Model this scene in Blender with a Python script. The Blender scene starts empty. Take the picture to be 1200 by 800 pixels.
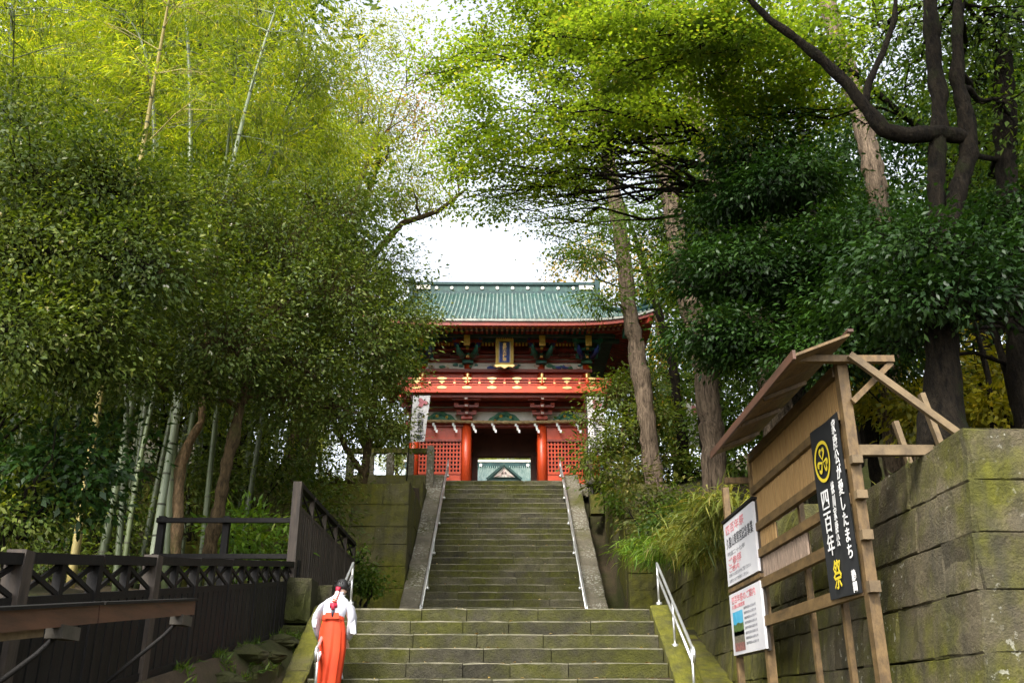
import bpy, math, random
import numpy as np
from mathutils import Vector, Matrix, noise as mnoise
R = math.radians
rng = random.Random(7)
nr = np.random.RandomState(11)
C = bpy.context.scene.collection
scene = bpy.context.scene

# ---------------------------------------------------------------- camera, sky, sun, exposure
PITCH, F, YAW = 21.5, 1090.0, 0.49          # focal length in pixels of a 1200 px wide frame
cam_d = bpy.data.cameras.new('camera')
cam = bpy.data.objects.new('camera', cam_d)
C.objects.link(cam)
cam.location = (0, 0, 0)                     # the eye, 1.5 m above the forecourt
cam.rotation_euler = (R(90 + PITCH), 0, R(-YAW))
cam_d.sensor_width = 36
cam_d.lens = F / 1200 * 36
cam_d.clip_end = 2000
scene.camera = cam
SUN_EL, SUN_AZ = 46, 205                     # azimuth clockwise from +Y (behind the camera to the left)
world = bpy.data.worlds.new("World")
scene.world = world
world.use_nodes = True
wn = world.node_tree
bg = wn.nodes['Background']
sky = wn.nodes.new('ShaderNodeTexSky')
sky.sky_type = 'NISHITA'
sky.sun_disc = False
sky.sun_elevation = R(SUN_EL)
sky.sun_rotation = R(SUN_AZ)
sky.dust_density = 3.0
hs = wn.nodes.new('ShaderNodeHueSaturation')
hs.inputs['Saturation'].default_value = 0.3  # thin overcast: an almost white sky
wn.links.new(sky.outputs[0], hs.inputs['Color'])
wn.links.new(hs.outputs[0], bg.inputs[0])
bg.inputs[1].default_value = 0.15
sd = bpy.data.lights.new('sun', 'SUN')
sd.energy = 1.1
sd.angle = R(11)
sd.color = (1.0, 0.95, 0.86)
sun = bpy.data.objects.new('sun', sd)
C.objects.link(sun)
sun.rotation_euler = (R(90 - SUN_EL), 0, R(180 - SUN_AZ))
sun.location = (10, -10, 40)
scene.view_settings.view_transform = 'Standard'
scene.view_settings.look = 'None'
scene.view_settings.exposure = 1.85
scene.view_settings.gamma = 1.0
scene.cycles.max_bounces = 7
scene.cycles.diffuse_bounces = 4
scene.cycles.glossy_bounces = 2
scene.cycles.transmission_bounces = 4

# ---------------------------------------------------------------- measuring helpers (photograph pixels -> metres)
CP, SP = math.cos(R(PITCH)), math.sin(R(PITCH))
def Zp(py, Y):
    return Y * math.tan(R(PITCH) - math.atan((py - 400) / F))
def Xp(px, Y, Z):
    return (px - 590.6) * (Y * CP + Z * SP) / F
def at(px, py, Y):
    z = Zp(py, Y)
    return Vector((Xp(px, Y, z), Y, z))

# ---------------------------------------------------------------- mesh builder
class MB:
    def __init__(s):
        s.v, s.f, s.m, s.sm = [], [], [], []
    def face(s, idx, m=0, smooth=False):
        s.f.append(tuple(idx)); s.m.append(m); s.sm.append(smooth)
    def hexa(s, p, m=0):                     # p: 8 points, bottom 4 then top 4, both counter-clockwise
        o = len(s.v); s.v += [tuple(q) for q in p]
        for q in ((3, 2, 1, 0), (4, 5, 6, 7), (0, 1, 5, 4), (1, 2, 6, 5), (2, 3, 7, 6), (3, 0, 4, 7)):
            s.face([o + i for i in q], m)
        return s
    def box(s, x0, x1, y0, y1, z0, z1, m=0):
        return s.hexa([(x0, y0, z0), (x1, y0, z0), (x1, y1, z0), (x0, y1, z0),
                       (x0, y0, z1), (x1, y0, z1), (x1, y1, z1), (x0, y1, z1)], m)
    def beam(s, a, b, w, h, m=0, up=(0, 0, 1)):
        a, b = Vector(a), Vector(b)
        d = (b - a).normalized(); u = Vector(up)
        if abs(d.dot(u)) > 0.98: u = Vector((0, 1, 0))
        r = d.cross(u).normalized(); u = r.cross(d).normalized()
        p = []
        for c in (-1, 1):
            for q, e in ((a, -1), (a, 1), (b, 1), (b, -1)):
                p.append(q + r * (w / 2 * e) + u * (h / 2 * c))
        return s.hexa(p, m)
    def tube(s, path, rad, n=8, m=0, cap=True, jit=0.0, smooth=True):
        path = [Vector(p) for p in path]; o = len(s.v); k = len(path)
        if not hasattr(rad, '__len__'): rad = [rad] * k
        side = None
        for i, p in enumerate(path):
            d = (path[min(i + 1, k - 1)] - path[max(i - 1, 0)]).normalized()
            if side is None:
                side = d.cross(Vector((0, 1, 0.13)))
                if side.length < .1: side = d.cross(Vector((1, 0, 0)))
            side = (side - d * side.dot(d)).normalized(); up = side.cross(d)
            for j in range(n):
                a = 2 * math.pi * j / n; r = rad[i] * (1 + rng.uniform(-jit, jit))
                s.v.append(tuple(p + side * (r * math.cos(a)) + up * (r * math.sin(a))))
        for i in range(k - 1):
            for j in range(n):
                s.face((o + i * n + j, o + i * n + (j + 1) % n, o + (i + 1) * n + (j + 1) % n, o + (i + 1) * n + j), m, smooth)
        if cap:
            s.face([o + j for j in range(n)][::-1], m); s.face([o + (k - 1) * n + j for j in range(n)], m)
        return s
    def loft(s, rings, m=0, cap=True, smooth=True):
        o = len(s.v); n = len(rings[0])
        for r in rings: s.v += [tuple(p) for p in r]
        for i in range(len(rings) - 1):
            for j in range(n):
                s.face((o + i * n + j, o + i * n + (j + 1) % n, o + (i + 1) * n + (j + 1) % n, o + (i + 1) * n + j), m, smooth)
        if cap:
            s.face([o + j for j in range(n)][::-1], m); s.face([o + (len(rings) - 1) * n + j for j in range(n)], m)
        return s
    def prism(s, poly, axis_pts, m=0):       # poly in (u,v), axis_pts: f(u,v,side) -> 3D
        n = len(poly); o = len(s.v)
        for sd_ in (0, 1):
            s.v += [tuple(axis_pts(u, v, sd_)) for u, v in poly]
        s.face(list(range(o, o + n)), m); s.face(list(range(o + n, o + 2 * n))[::-1], m)
        for i in range(n):
            j = (i + 1) % n
            s.face((o + i, o + n + i, o + n + j, o + j), m)
        return s
    def mesh(s, name, mats, org=(0, 0, 0)):
        me = bpy.data.meshes.new(name)
        ox, oy, oz = org
        me.from_pydata([(a - ox, b - oy, c - oz) for a, b, c in s.v], [], s.f)
        for m in (mats if isinstance(mats, (list, tuple)) else [mats]): me.materials.append(m)
        me.polygons.foreach_set('material_index', s.m)
        me.polygons.foreach_set('use_smooth', s.sm)
        me.update()
        return me

def tag(o, label=None, cat=None, group=None, kind=None):
    if label: o['label'] = label
    if cat: o['category'] = cat
    if group: o['group'] = group
    if kind: o['kind'] = kind
    return o
def link(name, me, parent=None, loc=(0, 0, 0)):
    o = bpy.data.objects.new(name, me); C.objects.link(o); o.location = loc
    if parent is not None: o.parent = parent
    return o
def thing(name, label, cat, loc, group=None):
    return tag(link(name, None, None, loc), label, cat, group)
def root_of(o):
    while o.parent is not None: o = o.parent
    return o
def part(name, mb, mats, parent, kind=None, label=None):
    me = mb.mesh(name, mats, root_of(parent).location)
    return tag(link(name, me, parent), label, None, None, kind)
def copy_tree(o, parent=None):
    c = o.copy(); C.objects.link(c); c.parent = parent
    for ch in o.children: copy_tree(ch, c)
    return c
def struct(name, mb, mats):
    return tag(link(name, mb.mesh(name, mats)), kind='structure')

# ---------------------------------------------------------------- materials
def newmat(name):
    m = bpy.data.materials.new(name); m.use_nodes = True
    nt = m.node_tree
    return m, nt, nt.nodes['Principled BSDF']
def nd(nt, typ, **kw):
    n = nt.nodes.new(typ)
    for k, v in kw.items():
        if k in n.inputs: n.inputs[k].default_value = v
        else: setattr(n, k, v)
    return n
def col4(c): return (c[0], c[1], c[2], 1)
def noise(nt, vec, scale, detail=5, rough=.6):
    n = nd(nt, 'ShaderNodeTexNoise'); n.inputs['Scale'].default_value = scale
    n.inputs['Detail'].default_value = detail; n.inputs['Roughness'].default_value = rough
    nt.links.new(vec, n.inputs['Vector']); return n.outputs['Fac']
def ramp(nt, fac, stops):
    r = nd(nt, 'ShaderNodeValToRGB'); e = r.color_ramp.elements
    while len(e) < len(stops): e.new(0.5)
    for i, (p, c) in enumerate(stops):
        e[i].position = p; e[i].color = col4(c)
    nt.links.new(fac, r.inputs[0]); return r.outputs[0]
def mix(nt, fac, a, b, mode='MIX'):
    n = nd(nt, 'ShaderNodeMix', data_type='RGBA', blend_type=mode)
    if isinstance(fac, float): n.inputs[0].default_value = fac
    else: nt.links.new(fac, n.inputs[0])
    for i, q in ((6, a), (7, b)):
        if isinstance(q, tuple): n.inputs[i].default_value = col4(q)
        else: nt.links.new(q, n.inputs[i])
    return n.outputs[2]
def wpos(nt, stretch=(1, 1, 1)):
    g = nd(nt, 'ShaderNodeNewGeometry'); mp = nd(nt, 'ShaderNodeMapping')
    mp.inputs['Scale'].default_value = stretch
    nt.links.new(g.outputs['Position'], mp.inputs['Vector']); return mp.outputs[0]
def objpos(nt, stretch=(1, 1, 1)):
    g = nd(nt, 'ShaderNodeTexCoord'); mp = nd(nt, 'ShaderNodeMapping')
    mp.inputs['Scale'].default_value = stretch
    nt.links.new(g.outputs['Object'], mp.inputs['Vector']); return mp.outputs[0]
def bump(nt, b, fac, strength, dist=.02):
    n = nd(nt, 'ShaderNodeBump'); n.inputs['Strength'].default_value = strength
    n.inputs['Distance'].default_value = dist
    nt.links.new(fac, n.inputs['Height']); nt.links.new(n.outputs[0], b.inputs['Normal'])
def tone(nt, col, amt):                      # every object its own slight brightness
    oi = nd(nt, 'ShaderNodeObjectInfo'); mr = nd(nt, 'ShaderNodeMapRange')
    mr.inputs[3].default_value = 1 - amt; mr.inputs[4].default_value = 1 + amt
    nt.links.new(oi.outputs['Random'], mr.inputs[0])
    h = nd(nt, 'ShaderNodeHueSaturation')
    nt.links.new(col, h.inputs['Color']); nt.links.new(mr.outputs[0], h.inputs['Value'])
    return h.outputs[0]

def plain(name, a, b=None, scale=3.0, rough=.6, bmp=.15, stretch=(1, 1, 1), rand=0.0, metal=0.0, dist=.01, spec=.5):
    m, nt, bs = newmat(name)
    if b is None: b = tuple(x * .72 for x in a)
    v = wpos(nt, stretch)
    f = noise(nt, v, scale, 6, .65)
    c = ramp(nt, f, [(.36, b), (.62, a)])
    if rand: c = tone(nt, c, rand)
    nt.links.new(c, bs.inputs['Base Color'])
    bs.inputs['Roughness'].default_value = rough; bs.inputs['Metallic'].default_value = metal
    bs.inputs['Specular IOR Level'].default_value = spec
    if bmp: bump(nt, bs, noise(nt, v, scale * 4, 5, .7), bmp, dist)
    return m

def stone_mat(name, a, b, moss, mlo, mhi, lichen=.0, rand=.2, mscale=.9, up=.0, streak=0.0):
    m, nt, bs = newmat(name); v = wpos(nt)
    base = ramp(nt, noise(nt, v, 2.3, 8, .7), [(.36, b), (.62, a)])
    grain = noise(nt, v, 38, 4, .7)
    base = mix(nt, .35, base, ramp(nt, grain, [(.3, tuple(x * .5 for x in a)), (.7, tuple(min(1, x * 1.5) for x in a))]))
    if rand: base = tone(nt, base, rand)
    mf = noise(nt, v, mscale, 8, .68)
    if up:
        g = nd(nt, 'ShaderNodeNewGeometry'); sx = nd(nt, 'ShaderNodeSeparateXYZ')
        nt.links.new(g.outputs['True Normal'], sx.inputs[0])
        ma = nd(nt, 'ShaderNodeMath', operation='MULTIPLY_ADD'); ma.inputs[1].default_value = up
        nt.links.new(sx.outputs['Z'], ma.inputs[0]); nt.links.new(mf, ma.inputs[2]); mf = ma.outputs[0]
    mk = ramp(nt, mf, [(mlo, (0, 0, 0)), (mhi, (1, 1, 1))])
    mc = ramp(nt, noise(nt, v, 9, 6, .7), [(.3, tuple(x * .45 for x in moss)), (.7, moss)])
    c = mix(nt, mk, base, mc)
    if streak:
        vs = wpos(nt, (3.2, 3.2, .25))
        sk = ramp(nt, noise(nt, vs, 1.6, 5, .6), [(.45, (0, 0, 0)), (.75, (streak, streak, streak))])
        c = mix(nt, sk, c, (.035, .034, .026))
    if lichen:
        lk = ramp(nt, noise(nt, v, 15, 4, .6), [(.70 - lichen, (0, 0, 0)), (.74 - lichen, (1, 1, 1))])
        lm = ramp(nt, noise(nt, v, 1.1, 3, .6), [(.45, (0, 0, 0)), (.62, (.8, .8, .8))])
        lk = mix(nt, 1.0, lk, lm, 'MULTIPLY')
        c = mix(nt, lk, c, (.42, .41, .34))
    nt.links.new(c, bs.inputs['Base Color']); bs.inputs['Roughness'].default_value = .88
    bs.inputs['Specular IOR Level'].default_value = .25
    hsum = nd(nt, 'ShaderNodeMath', operation='ADD')
    nt.links.new(noise(nt, v, 7, 8, .7), hsum.inputs[0]); nt.links.new(grain, hsum.inputs[1])
    bump(nt, bs, hsum.outputs[0], .8, .04)
    return m

def bark_mat(name, a, b, moss=(.05, .06, .015), amount=.58, furrow=9.0, stretch=.22, dist=.05, spec=.15):
    m, nt, bs = newmat(name)
    v = wpos(nt, (furrow, furrow, furrow * stretch)); w = wpos(nt)
    f1 = noise(nt, v, 1.0, 8, .68); f2 = noise(nt, v, 3.1, 5, .7)
    c = ramp(nt, f1, [(.40, b), (.60, a)])
    c = mix(nt, .45, c, ramp(nt, f2, [(.40, tuple(x * .45 for x in b)), (.62, tuple(x * 1.25 for x in a))]))
    mk = ramp(nt, noise(nt, w, 1.7, 6, .65), [(amount, (0, 0, 0)), (amount + .12, (1, 1, 1))])
    c = mix(nt, mk, c, ramp(nt, noise(nt, w, 22, 4, .7), [(.3, tuple(x * .4 for x in moss)), (.7, moss)]))
    nt.links.new(c, bs.inputs['Base Color']); bs.inputs['Roughness'].default_value = .95
    bs.inputs['Specular IOR Level'].default_value = spec
    h = nd(nt, 'ShaderNodeMath', operation='ADD'); nt.links.new(f1, h.inputs[0]); nt.links.new(f2, h.inputs[1])
    bump(nt, bs, h.outputs[0], 1.0, dist)
    return m
def leaf_mat(name, dark, light, third=None, trans=.4, tcol=None, rough=.45, spec=.4):
    m, nt, bs = newmat(name)
    g = nd(nt, 'ShaderNodeNewGeometry')
    stops = [(.0, dark), (.86, light)] + ([(1.0, third)] if third else [])
    c = ramp(nt, g.outputs['Random Per Island'], stops)
    big = ramp(nt, noise(nt, wpos(nt), .8, 5, .6), [(.32, (.5, .56, .6)), (.68, (1.4, 1.28, 1.0))])
    c = mix(nt, 1.0, c, big, 'MULTIPLY')
    nt.links.new(c, bs.inputs['Base Color']); bs.inputs['Roughness'].default_value = rough
    bs.inputs['Specular IOR Level'].default_value = spec
    t = nd(nt, 'ShaderNodeBsdfTranslucent')
    tc = mix(nt, 1.0, c, tcol or (1.5, 1.35, .5), 'MULTIPLY')
    nt.links.new(tc, t.inputs['Color'])
    ms = nd(nt, 'ShaderNodeMixShader'); ms.inputs[0].default_value = trans
    nt.links.new(bs.outputs[0], ms.inputs[1]); nt.links.new(t.outputs[0], ms.inputs[2])
    nt.links.new(ms.outputs[0], nt.nodes['Material Output'].inputs[0])
    return m

M = {}
M['step'] = stone_mat('step_stone', (.080, .072, .046), (.022, .021, .014), (.082, .083, .014), .39, .61, 0, .5, 1.1)
M['worn'] = plain('worn_step_edge', (.165, .15, .10), (.055, .055, .028), 4, .85, .2)
M['parapet'] = stone_mat('parapet_stone', (.19, .165, .12), (.085, .075, .05), (.10, .10, .02), .48, .68, .17, .15, 1.0)
M['wall'] = stone_mat('wall_stone', (.126, .104, .062), (.038, .032, .019), (.118, .116, .014), .44, .61, .08, .30, .9, .10, .75)
M['wallmoss'] = stone_mat('mossy_wall_stone', (.135, .118, .072), (.05, .046, .026), (.165, .16, .018), .34, .58, .02, .12, .7, .10, .6)
M['bark_cedar'] = bark_mat('cedar_bark', (.245, .18, .125), (.05, .037, .026), (.10, .10, .035), .62, 11, .10, .05)
M['bark_dark'] = bark_mat('dark_bark', (.024, .018, .011), (.004, .003, .002), (.022, .025, .008), .57, 8, .3, .08)
M['bark_grey'] = bark_mat('brown_bark', (.12, .082, .040), (.03, .022, .011), (.10, .10, .03), .57, 10, .3, .04)
M['bark_pale'] = bark_mat('pale_orange_bark', (.34, .22, .12), (.13, .095, .05), (.14, .13, .04), .55, 12, .3, .03)
M['core'] = plain('dark_earth_core', (.03, .028, .02), None, 3, .95, .2)
M['bank'] = stone_mat('moss_bank', (.05, .042, .025), (.018, .016, .010), (.055, .062, .010), .34, .58, 0, 0, .9)
M['ground'] = stone_mat('forest_floor', (.075, .052, .03), (.024, .018, .011), (.045, .052, .010), .42, .6, 0, 0, .5)
M['bamboo'] = plain('bamboo_culm', (.105, .13, .058), (.055, .072, .03), 2.0, .4, .05, (1, 1, .3), .3)
M['bamboo_pale'] = plain('pale_bamboo_culm', (.32, .36, .24), (.19, .23, .14), 2.0, .4, .05, (1, 1, .3), .08)
M['bamboo_yellow'] = plain('yellow_bamboo_culm', (.40, .32, .10), (.22, .18, .07), 2.0, .45, .05, (1, 1, .3), .08)
M['node'] = plain('bamboo_node', (.08, .085, .05), None, 8, .7, .05)
M['fence_dark'] = plain('dark_wood_with_shade', (.011, .0092, .0075), (.005, .0043, .0037), 4, .7, .3, (6, 6, .6), .25, 0, .01, .25)  # near-black: canopy shade over the lower fence is put into the wood colour
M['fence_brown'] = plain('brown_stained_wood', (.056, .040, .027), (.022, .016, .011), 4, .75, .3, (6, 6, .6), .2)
M['rail_brown'] = plain('red_brown_board', (.11, .05, .028), (.06, .03, .018), 3, .55, .2, (5, .6, 5), .05)
M['endgrain'] = plain('pale_end_grain', (.06, .05, .036), (.035, .03, .02), 8, .7, .2)
M['frame_wood'] = plain('sign_frame_wood', (.165, .102, .038), (.075, .045, .017), 4, .6, .3, (4, 1, 2), .12)
M['frame_end'] = plain('weathered_brace_wood', (.18, .125, .062), (.095, .065, .033), 4, .7, .3, (2, 2, 2), .1)
M['steel'] = plain('handrail_steel', (.78, .78, .76), (.62, .62, .60), 6, .42, .02, (1, 1, 1), 0, .85)
M['iron'] = plain('dark_iron', (.011, .010, .009), None, 5, .8, .1, (1, 1, 1), 0, 0, .01, .3)
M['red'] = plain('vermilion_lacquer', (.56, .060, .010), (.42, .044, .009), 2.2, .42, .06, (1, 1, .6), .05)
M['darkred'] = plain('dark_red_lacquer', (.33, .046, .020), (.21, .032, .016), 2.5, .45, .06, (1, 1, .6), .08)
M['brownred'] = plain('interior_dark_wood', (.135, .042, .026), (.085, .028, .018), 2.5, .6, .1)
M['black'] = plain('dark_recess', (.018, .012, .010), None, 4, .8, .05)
M['gold'] = plain('gilded_metal', (.90, .62, .26), (.78, .48, .16), 6, .34, .05, (1, 1, 1), 0, .6)
M['goldpaint'] = plain('gold_paint', (.78, .52, .09), (.60, .38, .06), 6, .5, .05)
M['teal'] = plain('teal_paint', (.05, .27, .21), (.02, .11, .10), 7, .55, .05, (1, 1, 1), .15)
M['blue'] = plain('blue_paint', (.04, .09, .42), (.025, .04, .18), 7, .55, .05, (1, 1, 1), .1)
M['green'] = plain('green_paint', (.08, .28, .15), (.04, .14, .09), 9, .6, .05, (1, 1, 1), .1)
M['plaster'] = plain('white_plaster', (.84, .82, .77), (.72, .70, .64), 3, .8, .05)
M['pinkwhite'] = plain('faded_stripe_paint', (.74, .58, .52), (.56, .40, .35), 5, .7, .05)
M['soffit'] = plain('dark_teal_soffit', (.055, .115, .11), (.032, .065, .065), 5, .6, .05)
M['patina'] = plain('copper_patina_roof', (.035, .095, .078), (.012, .04, .034), 1.6, .5, .25, (2.2, .5, .5), 0, .15, .02)
M['patina2'] = plain('pale_copper_ridges', (.25, .31, .265), (.05, .13, .105), 1.9, .45, .2, (3.2, .6, .6), 0, .15, .02)
M['patinadark'] = plain('dark_copper_ridge', (.018, .066, .06), (.008, .03, .03), 4, .45, .1, (1, 1, 1), 0, .2)
M['tilewhite'] = plain('pale_crest', (.80, .76, .66), (.66, .60, .5), 7, .5, .05)
M['eavetile'] = plain('weathered_eave_edge', (.42, .41, .35), (.2, .22, .19), 6, .6, .2)
M['straw'] = plain('straw_rope', (.46, .33, .16), (.28, .19, .09), 12, .85, .5, (1, 1, 1), 0)
M['paper'] = plain('white_paper', (.80, .79, .76), (.74, .73, .70), 5, .7, .02)
M['cloth_black'] = plain('black_banner_cloth', (.012, .013, .014), (.007, .008, .009), 5, .7, .1)
M['cloth_white'] = plain('white_banner_cloth', (.76, .73, .71), (.64, .60, .60), 3, .75, .05)
M['ink'] = plain('black_print', (.03, .03, .035), None, 5, .7, 0)
M['greyink'] = plain('grey_print', (.30, .30, .32), None, 5, .7, 0)
M['pinkink'] = plain('faded_red_print', (.60, .20, .22), None, 5, .7, 0)
M['whiteink'] = plain('white_print', (.82, .81, .78), None, 5, .7, 0)
M['yellowink'] = plain('yellow_print', (.72, .56, .03), (.62, .47, .02), 5, .65, 0)
M['board'] = plain('white_board', (.60, .59, .60), (.52, .51, .53), 2, .6, .02)
M['photo_sky'] = plain('printed_sky', (.03, .30, .52), (.10, .42, .60), 5, .5, 0)
M['photo_green'] = plain('printed_trees', (.10, .17, .04), (.025, .05, .015), 22, .5, 0)
M['photo_grey'] = plain('printed_stones', (.19, .165, .12), (.05, .05, .035), 26, .5, 0)
M['photo_red'] = plain('printed_crowd', (.34, .14, .12), (.09, .05, .05), 30, .5, 0)
M['mat_green'] = plain('green_mat', (.03, .20, .03), (.02, .12, .02), 30, .9, .3)
M['skin'] = plain('skin', (.62, .40, .30), (.56, .35, .26), 4, .5, .02)
M['hair'] = plain('black_hair', (.012, .010, .010), (.007, .006, .006), 20, .4, .3, (6, 6, 1))
M['kimono'] = plain('white_kimono_cotton', (.55, .55, .59), (.48, .48, .53), 4, .8, .1)
M['hakama'] = plain('orange_red_hakama', (.66, .055, .008), (.54, .04, .006), 3, .75, .1)
M['ribbon'] = plain('crimson_ribbon', (.50, .014, .045), None, 6, .6, .05)
M['hairend'] = plain('dark_blue_hair_end', (.02, .025, .045), None, 12, .5, .1)

L = {}
L['bamboo'] = leaf_mat('bamboo_leaves', (.13, .20, .018), (.30, .38, .036), (.54, .50, .09), .52, (1.6, 1.5, .5), .5, .2)
L['camellia'] = leaf_mat('camellia_leaves', (.040, .072, .014), (.112, .155, .030), (.22, .25, .09), .34, (1.5, 1.5, .4), .45, .22)
L['camellia2'] = leaf_mat('loose_camellia_leaves', (.065, .108, .020), (.150, .20, .040), (.26, .29, .11), .38, (1.6, 1.5, .4), .45, .22)
L['maple'] = leaf_mat('maple_leaves', (.125, .20, .028), (.19, .275, .042), (.32, .31, .06), .6, (1.6, 1.55, .5), .55, .15)
L['maplered'] = leaf_mat('turning_leaves', (.22, .16, .05), (.34, .27, .09), (.46, .20, .09), .5)
L['keyaki'] = leaf_mat('pale_green_leaves', (.17, .23, .05), (.27, .33, .09), (.38, .33, .14), .55)
L['dark'] = leaf_mat('dark_evergreen_leaves', (.013, .038, .008), (.028, .070, .012), (.05, .10, .022), .22, (1.3, 1.4, .5), .42, .3)
L['mid'] = leaf_mat('evergreen_leaves', (.055, .105, .016), (.105, .175, .026), (.18, .23, .05), .38, (1.5, 1.5, .4), .45, .22)
L['fresh'] = leaf_mat('fresh_green_leaves', (.07, .16, .015), (.16, .28, .03), (.28, .36, .06), .4)
L['yellow'] = leaf_mat('yellow_undergrowth_leaves', (.15, .17, .012), (.32, .30, .02), (.5, .4, .04), .45)
L['cedar'] = leaf_mat('cedar_needles', (.05, .075, .02), (.10, .14, .035), (.20, .15, .07), .25)
L['fern'] = leaf_mat('fern_fronds', (.08, .12, .02), (.20, .22, .05), (.34, .29, .11), .35)
L['flower'] = leaf_mat('white_blossoms', (.62, .60, .52), (.75, .73, .66), None, .2)
L['litter'] = leaf_mat('dry_litter', (.11, .07, .028), (.28, .19, .06), (.40, .30, .07), .15)
L['autumn'] = leaf_mat('autumn_leaves', (.26, .22, .03), (.46, .36, .05), (.55, .30, .08), .45)

# ---------------------------------------------------------------- ground
LAND_Z, LAND_Y = 1.377, 14.3
T1, H1, N1 = .34, .205, 14                   # lower flight tread, riser, steps
UP_Y, T2, H2, N2 = 21.9, .33, .215, 26       # upper flight
TOP_Y, TOP_Z = UP_Y + T2 * N2, LAND_Z + H2 * N2
BASE_Z = LAND_Z - H1 * N1
def sm(a, b, x):
    t = max(0., min(1., (x - a) / (b - a))); return t * t * (3 - 2 * t)
def lerp(a, b, t): return a + (b - a) * t
def pl(pts, y):
    if y <= pts[0][0]: return pts[0][1]
    for (a, u), (b, v) in zip(pts, pts[1:]):
        if y <= b: return u + (v - u) * (y - a) / (b - a)
    return pts[-1][1]
def z_center(y):
    return pl([(9.4, BASE_Z), (14.6, LAND_Z - .05), (22.3, LAND_Z - .05), (30.9, TOP_Z - .3), (31.2, TOP_Z - .03), (41, TOP_Z - .03), (46, 9.5), (60, 10), (90, 16), (200, 30)], y) - .06
def z_left(y, x):
    z = pl([(5, -.25), (8.5, .2), (14.8, 1.1), (20.5, 1.62), (23.9, 1.75)], y) + .2 * max(0, min(10, -3.4 - x))
    t = sm(24.1, 24.35, y) if x > -9.5 else sm(17, 30, y)
    top = pl([(24, 5.35), (31, 6.9), (42, 7.2), (60, 11), (100, 20)], y) + .1 * max(0, min(14, -3.4 - x))
    return lerp(z, top, t)
def z_right(y, x):
    z = pl([(6.8, 1.95), (14, 2.25), (18.5, 2.85), (22, 4.2), (24.5, 5.4), (31, 6.9), (42, 7.2), (60, 11), (100, 20)], y) + .14 * max(0, min(14, x - 3.9))
    return lerp(BASE_Z, z, sm(7.25, 7.45, y))
def gh(x, y):
    c = z_center(y)
    if abs(x) <= 2.5: z = c
    elif x > 0:
        r = z_right(y, x)
        g = pl([(9.4, BASE_Z), (15.2, .45), (18, 1.36), (24.1, 1.45), (24.3, 1.6), (31, 6.5), (31.5, TOP_Z - .1), (41, TOP_Z - .1), (46, 9.4), (90, 16)], y)
        z = lerp(g, r, sm(3.85, 4.05, x)) if y < 24.2 else lerp(g, r, sm(3.05, 3.25, x))
    else:
        l = z_left(y, x)
        z = lerp(min(c, l) if y < 24.2 else l, l, sm(2.6, 3.1, -x))
        if y < 5: z = lerp(BASE_Z, l, sm(2.6, 3.2, -x))
    z += max(0, min(60, abs(x) - 15)) * .42 * sm(4, 14, y)
    if abs(x) > 4.5: z += .12 * math.sin(x * 1.3 + y * .7) * math.sin(y * .9 - x * .4)
    return z
def build_ground():
    xs = sorted(set([-200, -140, -100, -75, -60, -50, -40, -34, -28, -24, -20] + [-18 + i for i in range(8)] +
        [-10 + .8 * i for i in range(8)] + [-9.6, -9.4, -3.5, -3.4, -3.2, -3.1, -2.95, -2.8, -2.6, -2.5, -1.5, 0, 1.5, 2.5, 2.6, 3.05, 3.15, 3.25, 3.5, 3.85, 3.95, 4.05] +
        [4.4 + .8 * i for i in range(9)] + [11.5 + i for i in range(8)] + [20, 24, 28, 34, 40, 50, 60, 75, 100, 140, 200]))
    ys = sorted(set([-200, -100, -50, -20, -8, -2, 2, 4, 5, 6, 7, 7.25, 7.35, 7.45, 7.8] + [8.4 + .6 * i for i in range(26)] +
        [24.0, 24.1, 24.2, 24.25, 24.35] + [24.9 + .6 * i for i in range(30)] + [44, 46, 50, 55, 60, 70, 80, 90, 110, 140, 200, 300]))
    b = MB(); n = len(xs)
    for y in ys:
        for x in xs: b.v.append((x, y, gh(x, y)))
    for i in range(len(ys) - 1):
        for j in range(n - 1):
            b.face((i * n + j, i * n + j + 1, (i + 1) * n + j + 1, (i + 1) * n + j), 0, True)
    struct('ground', b, M['ground'])
build_ground()

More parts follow.
